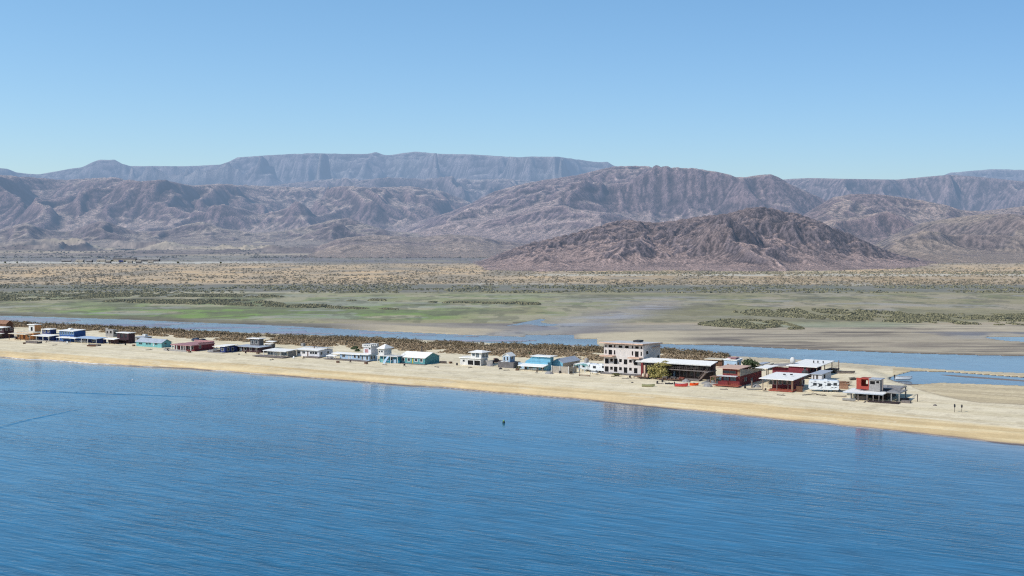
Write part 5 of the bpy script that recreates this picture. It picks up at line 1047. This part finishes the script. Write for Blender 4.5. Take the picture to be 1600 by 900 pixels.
def litter(near, spots):
    for i, (px_, py_, kind) in enumerate(spots):
        nm, ct, mt, sz = {'c': ('crate', 'crate', 'wood', 1), 'b': ('oil_drum', 'drum', 'iron', 1), 'h': ('beach_chair', 'chair', 'dark_wood', 1), 'w': ('beach_chair', 'chair', 'gel_white', 1), 'l': ('driftwood', 'driftwood', 'grey_wood', .9), 'o': ('beach_stone', 'stone', 'stone', .9), 'p': ('log_pile', 'wood pile', 'grey_wood', 1), 't': ('tarp_heap', 'tarp', 'concrete', 1)}[kind]
        lb = {'c': 'wooden crate', 'b': 'dark metal drum', 'h': 'dark chair', 'w': 'white chair', 'l': 'grey driftwood log', 'o': 'grey stone', 'p': 'heap of grey boards', 't': 'pale grey heap'}[kind]+' on the sand '+near[i]
        if kind in 'bhwlo': clutter(lb, nm, ct, px_, py_, mt, {'b': 'barrel', 'h': 'chair', 'w': 'chair', 'l': 'log', 'o': 'rock'}[kind], sz); continue
        x, y = ground_pt(px_, py_, ZG-.05); t = thing(nm, lb, ct, (x, y, ZG-.05), random.uniform(-.8, .8))
        if kind == 'c':
            MB().box(-.5,.5,-.4,.4,0,.7).build('box_body', mt, t); MB().box(-.53,.53,-.43,-.403,.1,.2).box(-.53,.53,-.43,-.403,.5,.6).build('batten', 'dark_wood', t)
        elif kind == 'p':
            for k in range(7): a = random.uniform(-.3,.3); q_ = random.uniform(-.4,.4); MB().bar((-1.4*math.cos(a), q_-.6*math.sin(a), .08+k*.11), (1.4*math.cos(a), q_+.6*math.sin(a), .1+k*.12), .09, 4).build('plank', mt if k % 2 else 'dark_wood', t)
        else: MB().lathe((0,0,-.05), [(1.5,0), (1.35,.35), (.9,.7), (.35,.95)], 9).build('tarp', mt, t)
litter(['left of the dark stone retaining wall', 'right of the dark stone retaining wall', 'before the bright blue house', 'below the dark brown cube house', 'left of the aqua cottage front', 'right of the aqua cottage', 'before the maroon house columns', 'at the left end of the maroon house patio wall', 'between the maroon house and the white-roofed pavilion', 'left of the white-roofed navy pavilion', 'before the grey block house', 'right of the grey block house door'],
       [(38,537.5,'c'), (72,536,'h'), (104,537,'w'), (196,539.5,'b'), (209,541,'c'), (262,545,'l'), (296,551,'c'), (262,548.5,'h'), (338,551,'p'), (329,550,'t'), (384,553.5,'h'), (403,553,'c')])
litter(['on the left below the cream and grey-teal house', 'right of the cream house deck', 'before the long white house windows', 'beside the right end of the long white house', 'below the light blue house gazebo', 'before the light blue house door', 'below the three-level white house', 'below the terrace stair', 'left of the teal plank house step', 'right behind the teal plank house', 'far right of the teal plank house', 'left of the white carport house', 'before the carport opening', 'right of the carport house'],
       [(425,562.5,'l'), (458,561,'w'), (474,561,'h'), (516,560,'t'), (528,567,'c'), (547,567,'h'), (572,569,'c'), (601,570.5,'l'), (632,573,'h'), (692,568,'p'), (704,568,'c'), (714,571,'b'), (735,575,'l'), (766,572,'t')])
litter(['before the dark stone base of the lookout cabin', 'left of the sky blue house porch', 'below the sky blue house porch', 'below the corrugated fence corner', 'behind the picnic table', 'right below the hotel', 'left of the small deck', 'below the long deck on the left', 'below the long deck on the right', 'on the grey terrace foot', 'below the red house deck', 'beneath the right edge of the red house', 'between the red house and the maroon pavilion', 'left of the maroon pavilion deck', 'below the maroon pavilion deck', 'right of the large white trailer', 'behind the slatted fence', 'before the bar wall of the red-box pavilion', 'right of the red-box pavilion', 'on the open sand right of the plain pole'],
       [(792,579,'l'), (808,579,'c'), (838,583.5,'h'), (858,584,'t'), (932,583,'b'), (977,592,'l'), (985,592,'h'), (1031,600,'l'), (1072,597,'t'), (1106,604,'t'), (1131,609,'l'), (1164,607,'b'), (1182,605,'t'), (1195,612,'h'), (1220,618,'l'), (1308,612,'t'), (1332,594,'p'), (1352,628.5,'l'), (1414,627,'p'), (1461,634,'o')])
# ================================================================== VEGETATION
def foliage_mat(name, c1, c2, haze=False):
    m, nt = newmat(name); g_ = N(nt, 'ShaderNodeNewGeometry'); r_ = g_.outputs['Random Per Island']
    a = noise(nt, g_.outputs['Position'], .25, 3)
    c = mixc(nt, mth(nt, 'ADD', mth(nt, 'MULTIPLY', r_, .6), mth(nt, 'MULTIPLY', a, .4)), c1, c2)
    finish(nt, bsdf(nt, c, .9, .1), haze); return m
def leaf_mesh(centers, radii, heights, per, leaf, seed):
    """many small leaf-clump faces filling a dome over every centre"""
    rng = np.random.RandomState(seed); n = len(centers); tot = n*per
    ci = np.repeat(np.arange(n), per); th = rng.uniform(0, 2*np.pi, tot); rr = np.sqrt(rng.uniform(0, 1, tot)); lob = 1+.25*np.sin(th*3+rng.uniform(0, 6, n)[ci])+.15*np.sin(th*5+ci)
    hz = rng.uniform(.05, 1, tot)*np.sqrt(np.clip(1-rr**2*.85, 0, 1))
    c = centers[ci] + np.stack([np.cos(th)*rr*lob*radii[ci], np.sin(th)*rr*lob*radii[ci], hz*heights[ci]], -1)
    nrm = np.stack([np.cos(th)*rr, np.sin(th)*rr, hz*.9+.15], -1) + rng.normal(0, .55, (tot, 3)); nrm /= np.linalg.norm(nrm, axis=1)[:,None]+1e-9
    a = np.cross(nrm, rng.normal(0, 1, (tot, 3))); a /= np.linalg.norm(a, axis=1)[:,None]+1e-9; b = np.cross(nrm, a)
    s = (leaf*radii[ci]*rng.uniform(.6, 1.4, tot))[:,None]
    V_ = np.stack([c-a*s-b*s*.6, c+a*s-b*s*.5, c+a*s*.7+b*s*.8, c-a*s*.6+b*s*.7], 1).reshape(-1, 3)
    return V_
def leaf_obj(name, V_, mat, parent=None):
    me = bpy.data.meshes.new(name); nq = len(V_)//4
    me.vertices.add(len(V_)); me.vertices.foreach_set('co', V_.reshape(-1).astype(np.float32)); me.loops.add(nq*4); me.loops.foreach_set('vertex_index', np.arange(nq*4, dtype=np.int32))
    me.polygons.add(nq); me.polygons.foreach_set('loop_start', (np.arange(nq)*4).astype(np.int32)); me.update(calc_edges=True); me.materials.append(mat); me.validate()
    o = bpy.data.objects.new(name, me); COL.objects.link(o); o.parent = parent; return o
def gnd(px, py):
    z, *_ = ground_z(np.asarray(px, float), np.asarray(py, float)); x, y = ground_pt(np.asarray(px, float), np.asarray(py, float), z); return np.stack([x, y, z], -1)
F1 = foliage_mat('saltbush', srgb(116,100,80), srgb(180,158,128)); F1b = foliage_mat('saltbush_dark', srgb(96,86,68), srgb(150,132,106))
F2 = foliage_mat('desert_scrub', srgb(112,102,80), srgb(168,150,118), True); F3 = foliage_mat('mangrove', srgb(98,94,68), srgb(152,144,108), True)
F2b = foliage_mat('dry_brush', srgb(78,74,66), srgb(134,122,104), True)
rng = np.random.RandomState(5)
ST = X4(-560,498, 0,507, 20,506, 100,509.5, 200,514, 300,519.5, 400,524.5, 500,528, 600,531, 700,536.5, 800,540, 900,543.5, 950,545, 1040,547, 1090,552.5, 1140,558)
SB = X4(-560,500, 0,510.5, 100,515, 200,522, 300,529, 400,535.5, 500,542, 600,546, 700,552, 800,557.5, 900,562, 1000,566, 1060,567, 1100,566, 1140,560)
px = rng.uniform(-560, 1138, 9000); k = rng.uniform(0, 1, 9000); py = L(ST, px)+k*(L(SB, px)-L(ST, px)); c = gnd(px, py)
dens = fbm(c[:,0]/9, c[:,1]/9, 3, 8); keep = (dens > .40)
c = c[keep]; n = len(c); r_ = rng.uniform(.9, 1.9, n); hh = rng.uniform(1.0, 2.1, n)*(1+.5*(dens[keep]-.5)*2)
half = k[keep] < .35
o = leaf_obj('scrub_belt', leaf_mesh(c[~half], r_[~half], hh[~half]*.6, 62, .14, 3), F1); tag(o, 'brown-grey saltbush belt behind the beach houses', 'scrub', kind='stuff')
o = leaf_obj('scrub_belt', leaf_mesh(c[half], r_[half], hh[half]*1.0, 62, .14, 4), F1b); tag(o, 'darker taller bushes along the channel edge of the spit', 'scrub', kind='stuff')
# dune scrub far away
def scatter(n, x0, x1, y0, y1, thr, sc, seed):
    rg = np.random.RandomState(seed); px = rg.uniform(x0, x1, n); py = y0+(y1-y0)*rg.uniform(0, 1, n)
    X_, Y_ = ground_pt(px, py, .16); d = fbm(X_/sc, Y_/sc, 4, seed); kp = d > thr; z = ground_z(px, py)[0]*0+.16
    return np.stack([X_, Y_, z], -1)[kp]
c = scatter(22000, -560, 2160, 411, 446, .38, 60, 17); n = len(c); o = leaf_obj('dune_scrub', leaf_mesh(c, rng.uniform(.6, 1.9, n), rng.uniform(.5, 1.5, n), 8, .42, 6), F2); tag(o, 'olive scrub dotting the tan dunes beyond the marsh', 'scrub', kind='stuff')
c = np.concatenate([scatter(9000, -560, 2160, 446, 458, .44, 40, 27), scatter(2500, 900, 2160, 424.5, 429, .3, 40, 29), scatter(2500, -560, 1000, 403, 410, .42, 60, 30)]); n = len(c); o = leaf_obj('grey_scrub', leaf_mesh(c, rng.uniform(.6, 1.8, n), rng.uniform(.3, .9, n), 8, .45, 7), F3); tag(o, 'low grey-green scrub between dunes and marsh', 'scrub', kind='stuff')
rg = np.random.RandomState(91); q1 = 2750+3300*rg.uniform(0,1,8500)**1.3; q0 = (rg.uniform(-150, 1150, 8500)-800)/FPX*q1; kp = fbm(q0/90, q1/160, 4, 92) > .42; q0 = q0[kp]; q1 = q1[kp]; n = len(q0)
zz_ = np.where(q1 > 3160, plain_z(q0, q1), .16); o = leaf_obj('desert_brush', leaf_mesh(np.stack([q0, q1, zz_-.3], -1), rg.uniform(1.2,4.2,n), rg.uniform(1.0,3.4,n), 7, .45, 9), F2b); tag(o, 'dark brush speckling the pale plain at the foot of the left mountains', 'scrub', kind='stuff')
def strip(n, top, bot, seed, rr, hh, per, name, label):
    rg = np.random.RandomState(seed); n = int(n*1.5); x0 = top[0][0]; x1 = top[0][-1]; px = rg.uniform(x0, x1, n); k = rg.uniform(0, 1, n); py = L(top, px)+k*(L(bot, px)-L(top, px)); c = gnd(px, py); c[:,2] = np.maximum(c[:,2], 0)
    kp = fbm(c[:,0]/11, c[:,1]/30, 4, seed) > .455; c = c[kp]; m = len(c); hf = .45+1.1*sstep(.35,.7,fbm(c[:,0]/25, c[:,1]/40, 3, seed+5))
    o = leaf_obj(name, leaf_mesh(c, rg.uniform(*rr, m)*.78, rg.uniform(*hh, m)*.42*hf, per*2, .27, seed), F3); tag(o, label, 'mangroves', kind='stuff')
strip(1700, X4(1095,506, 1130,501, 1170,500, 1220,503, 1252,512), X4(1095,508, 1130,511, 1170,513.5, 1220,515, 1252,514.5), 31, (1.2,2.4), (1.0,2.2), 16, 'mangrove_patch', 'dark green mangrove patch on the tan flats, right of centre')
strip(5200, X4(1130,490, 1180,485, 1280,483.5, 1400,489, 1450,491, 1600,491, 2150,496), X4(1130,491, 1180,493, 1280,499, 1400,503.5, 1500,507, 1600,508.5, 2150,512), 32, (1.3,2.8), (1.0,2.6), 13, 'mangrove_belt', 'long dark green mangrove belt across the right-hand marsh')
strip(5200, X4(-560,457, 0,458.5, 200,458.5, 400,460, 440,463), X4(-560,468, 0,470, 60,470, 200,464, 440,465), 33, (1.2,2.6), (.7,1.7), 11, 'mangrove_belt', 'dark mangrove belt in the left-hand marsh')
strip(3000, X4(160,470, 260,470.5, 330,469, 380,469, 440,474, 560,481), X4(160,471.5, 260,475, 330,476, 380,478, 440,480, 560,483), 34, (1.3,2.8), (1.0,2.4), 13, 'mangrove_belt', 'lens-shaped dark mangrove mound on the left green flats')
strip(420, X4(530,480.5, 620,483), X4(530,481.5, 620,484), 35, (1.3,2.4), (1.2,2.2), 13, 'mangrove_patch', 'thin dark mangrove line in the central green marsh')
strip(420, X4(545,469, 600,468.5), X4(545,470, 600,470), 36, (1.5,2.8), (1.2,2.4), 13, 'mangrove_patch', 'short dark mangrove tuft row left of centre')
strip(900, X4(672,471.5, 760,472.5, 842,475), X4(672,473, 760,474.5, 842,476.5), 37, (1.5,2.8), (1.4,2.8), 13, 'mangrove_patch', 'thin dark mangrove line above the centre of the marsh')
# single trees and shrubs near the houses
m_, nt = newmat('bark'); finish(nt, bsdf(nt, (.09,.07,.05), .9, .1)); P['bark'] = m_
FY = foliage_mat('palo_verde_leaf', srgb(124,116,62), srgb(180,166,108)); FG = foliage_mat('dark_tree_leaf', srgb(38,50,34), srgb(92,104,74)); FS = foliage_mat('shrub_leaf', srgb(70,74,48), srgb(118,116,80))
def tree(label, px, py, w_, h_, mat, name='tree', cat='tree', lobes=7, z=ZG-.05, per=900, leaf=.16, low=.25, seed=1, wisp=0):
    x, y = ground_pt(px, py, z); t = thing(name, label, cat, (x, y, z), 0); rg = np.random.RandomState(seed); mb = MB(); cs = []; rs = []; hs_ = []
    mb.bar((0,0,-.2), (0,0,h_*low+.3), w_*.045+.05, 8, w_*.03+.04)
    for i in range(lobes):
        a = 2*math.pi*i/lobes+rg.uniform(-.3,.3); q_ = w_*.5*rg.uniform(.25,.62); zz = h_*rg.uniform(low,.72); p_ = (math.cos(a)*q_, math.sin(a)*q_, zz); mb.bar((0,0,h_*low*.8), p_, .07, 5, .03); cs.append((p_[0], p_[1], zz-h_*.12)); rs.append(w_*rg.uniform(.17,.28)); hs_.append(h_*rg.uniform(.25,.42))
    cs.append((0,0,h_*.55)); rs.append(w_*.28); hs_.append(h_*.45)
    for i in range(wisp): a = rg.uniform(0,6.28); cs.append((w_*.3+math.cos(a)*w_*.15, math.sin(a)*w_*.3, h_*rg.uniform(.75,.95))); rs.append(w_*.13); hs_.append(h_*.12)
    mb.build('trunk', 'bark', t); leaf_obj('crown', leaf_mesh(np.array(cs), np.array(rs), np.array(hs_), per//lobes, leaf, seed), mat, t)
tree('yellow-green bushy tree in front of the restaurant', 1029, 592, 7.8, 5.3, FY, lobes=13, per=2400, leaf=.10, low=.06, seed=3, wisp=9)
tree('dark green rounded tree behind the red house', 1172, 579, 6.4, 4.3, FG, lobes=9, per=1600, leaf=.14, low=.1, seed=5)
tree('dark low shrub at the foot of the hotel plinth', 962, 588, 3.4, 1.1, FS, 'shrub', 'shrub', 6, per=500, low=.05, seed=8)
tree('dark green bush behind the light blue house', 556, 549, 4.2, 2.2, FG, 'shrub', 'shrub', 6, per=600, low=.1, seed=9)
tree('small olive shrub left of the sky blue house', 811, 577.5, 2.4, 1.6, FS, 'shrub', 'shrub', 6, per=400, low=.1, seed=10)
tree('low shrub beside the terrace stairs of the red house', 1118, 597, 3.2, 2.4, FS, 'shrub', 'shrub', 6, per=500, low=.1, seed=12)
tree('dry brown thicket on the sand behind the cream ruin hut', 1210, 577, 6.5, 1.8, F1, 'shrub', 'shrub', 8, per=700, low=.05, seed=13)
tree('dark bush at the edge of the brush left of the lookout cabin', 828, 556, 3.0, 1.6, FG, 'shrub', 'shrub', 6, per=400, low=.1, seed=14)
tree('dark thorny shrub right of the porch of the large maroon house', 1303, 583, 3.4, 1.5, F1b, 'shrub', 'shrub', 6, per=400, low=.05, seed=15)
# ================================================================== FAR SETTLEMENT
for i, (px_, py_, w_, hh_, mt, lb) in enumerate([(176,408.6,44,4.2,'dark_concrete','long dark-roofed farm shed in the far settlement, left of the two longest'), (216,408.6,40,4.0,'concrete','long pale grey farm shed in the far settlement, right of the two longest'), (118,410,14,3,'beige_metal','small pale far building left of the settlement track'), (135,410,10,3,'concrete','small grey far building near the settlement centre'),
        (151,409.6,16,3.2,'beige_metal','mid-size grey far building left of the dark trees'), (165,411,9,3,'beige_metal','pale far hut below the long dark-roofed shed'), (199,411.4,9,3.2,'beige_metal','pale far house in front between the two long sheds'), (212,411.6,10,3.4,'beige_metal','pale far house in front of the right long shed'), (231,411.6,10,3,'beige_metal','grey far hut at the right end of the settlement'), (96,409.4,18,2.4,'concrete','low grey far shed at the left end of the settlement'), (186,411.2,8,2.8,'navy','tiny dark blue far hut below the dark-roofed shed')]):
    h = House('farm_building', lb, 'building', px_, py_, px_+w_*.8, None, th=-6+i*2, z=.16, d=10, group='farm buildings of the far settlement')
    h.walls(0, h.w, 0, 9, 0, hh_, 'beige_metal' if i % 2 == 0 else 'dark_concrete', front=[(px_+w_*.2, px_+w_*.3, py_-2.2, py_-.6)]); h.gable(0, h.w, 0, 9, hh_+.01, hh_+2.2, mt, wallmat='concrete')
for i, (a, b, ww) in enumerate([(175,409,11), (183,407.5,13), (206,406.9,12), (228,407.6,13), (8,411.5,8), (27,411.6,7), (278,411.6,9), (160,408.5,9), (345,412,9), (195,409.8,8)]):
    tree(('dark far tree at the left end of the dark-roofed shed', 'dark far tree behind the dark-roofed shed', 'wide dark far tree between the two long sheds', 'dark far tree at the right end of the pale grey shed', 'lone dark far tree at the left edge of the plain', 'second lone far tree from the left edge of the plain', 'lone dark far tree on the track right of the settlement', 'small dark far tree left of the settlement sheds', 'far tree on the plain well right of the settlement', 'small dark far tree below the gap of the sheds')[i], a, b, ww*.6, 3.8, FG, lobes=6, z=.16, per=260, leaf=.3, seed=40+i)
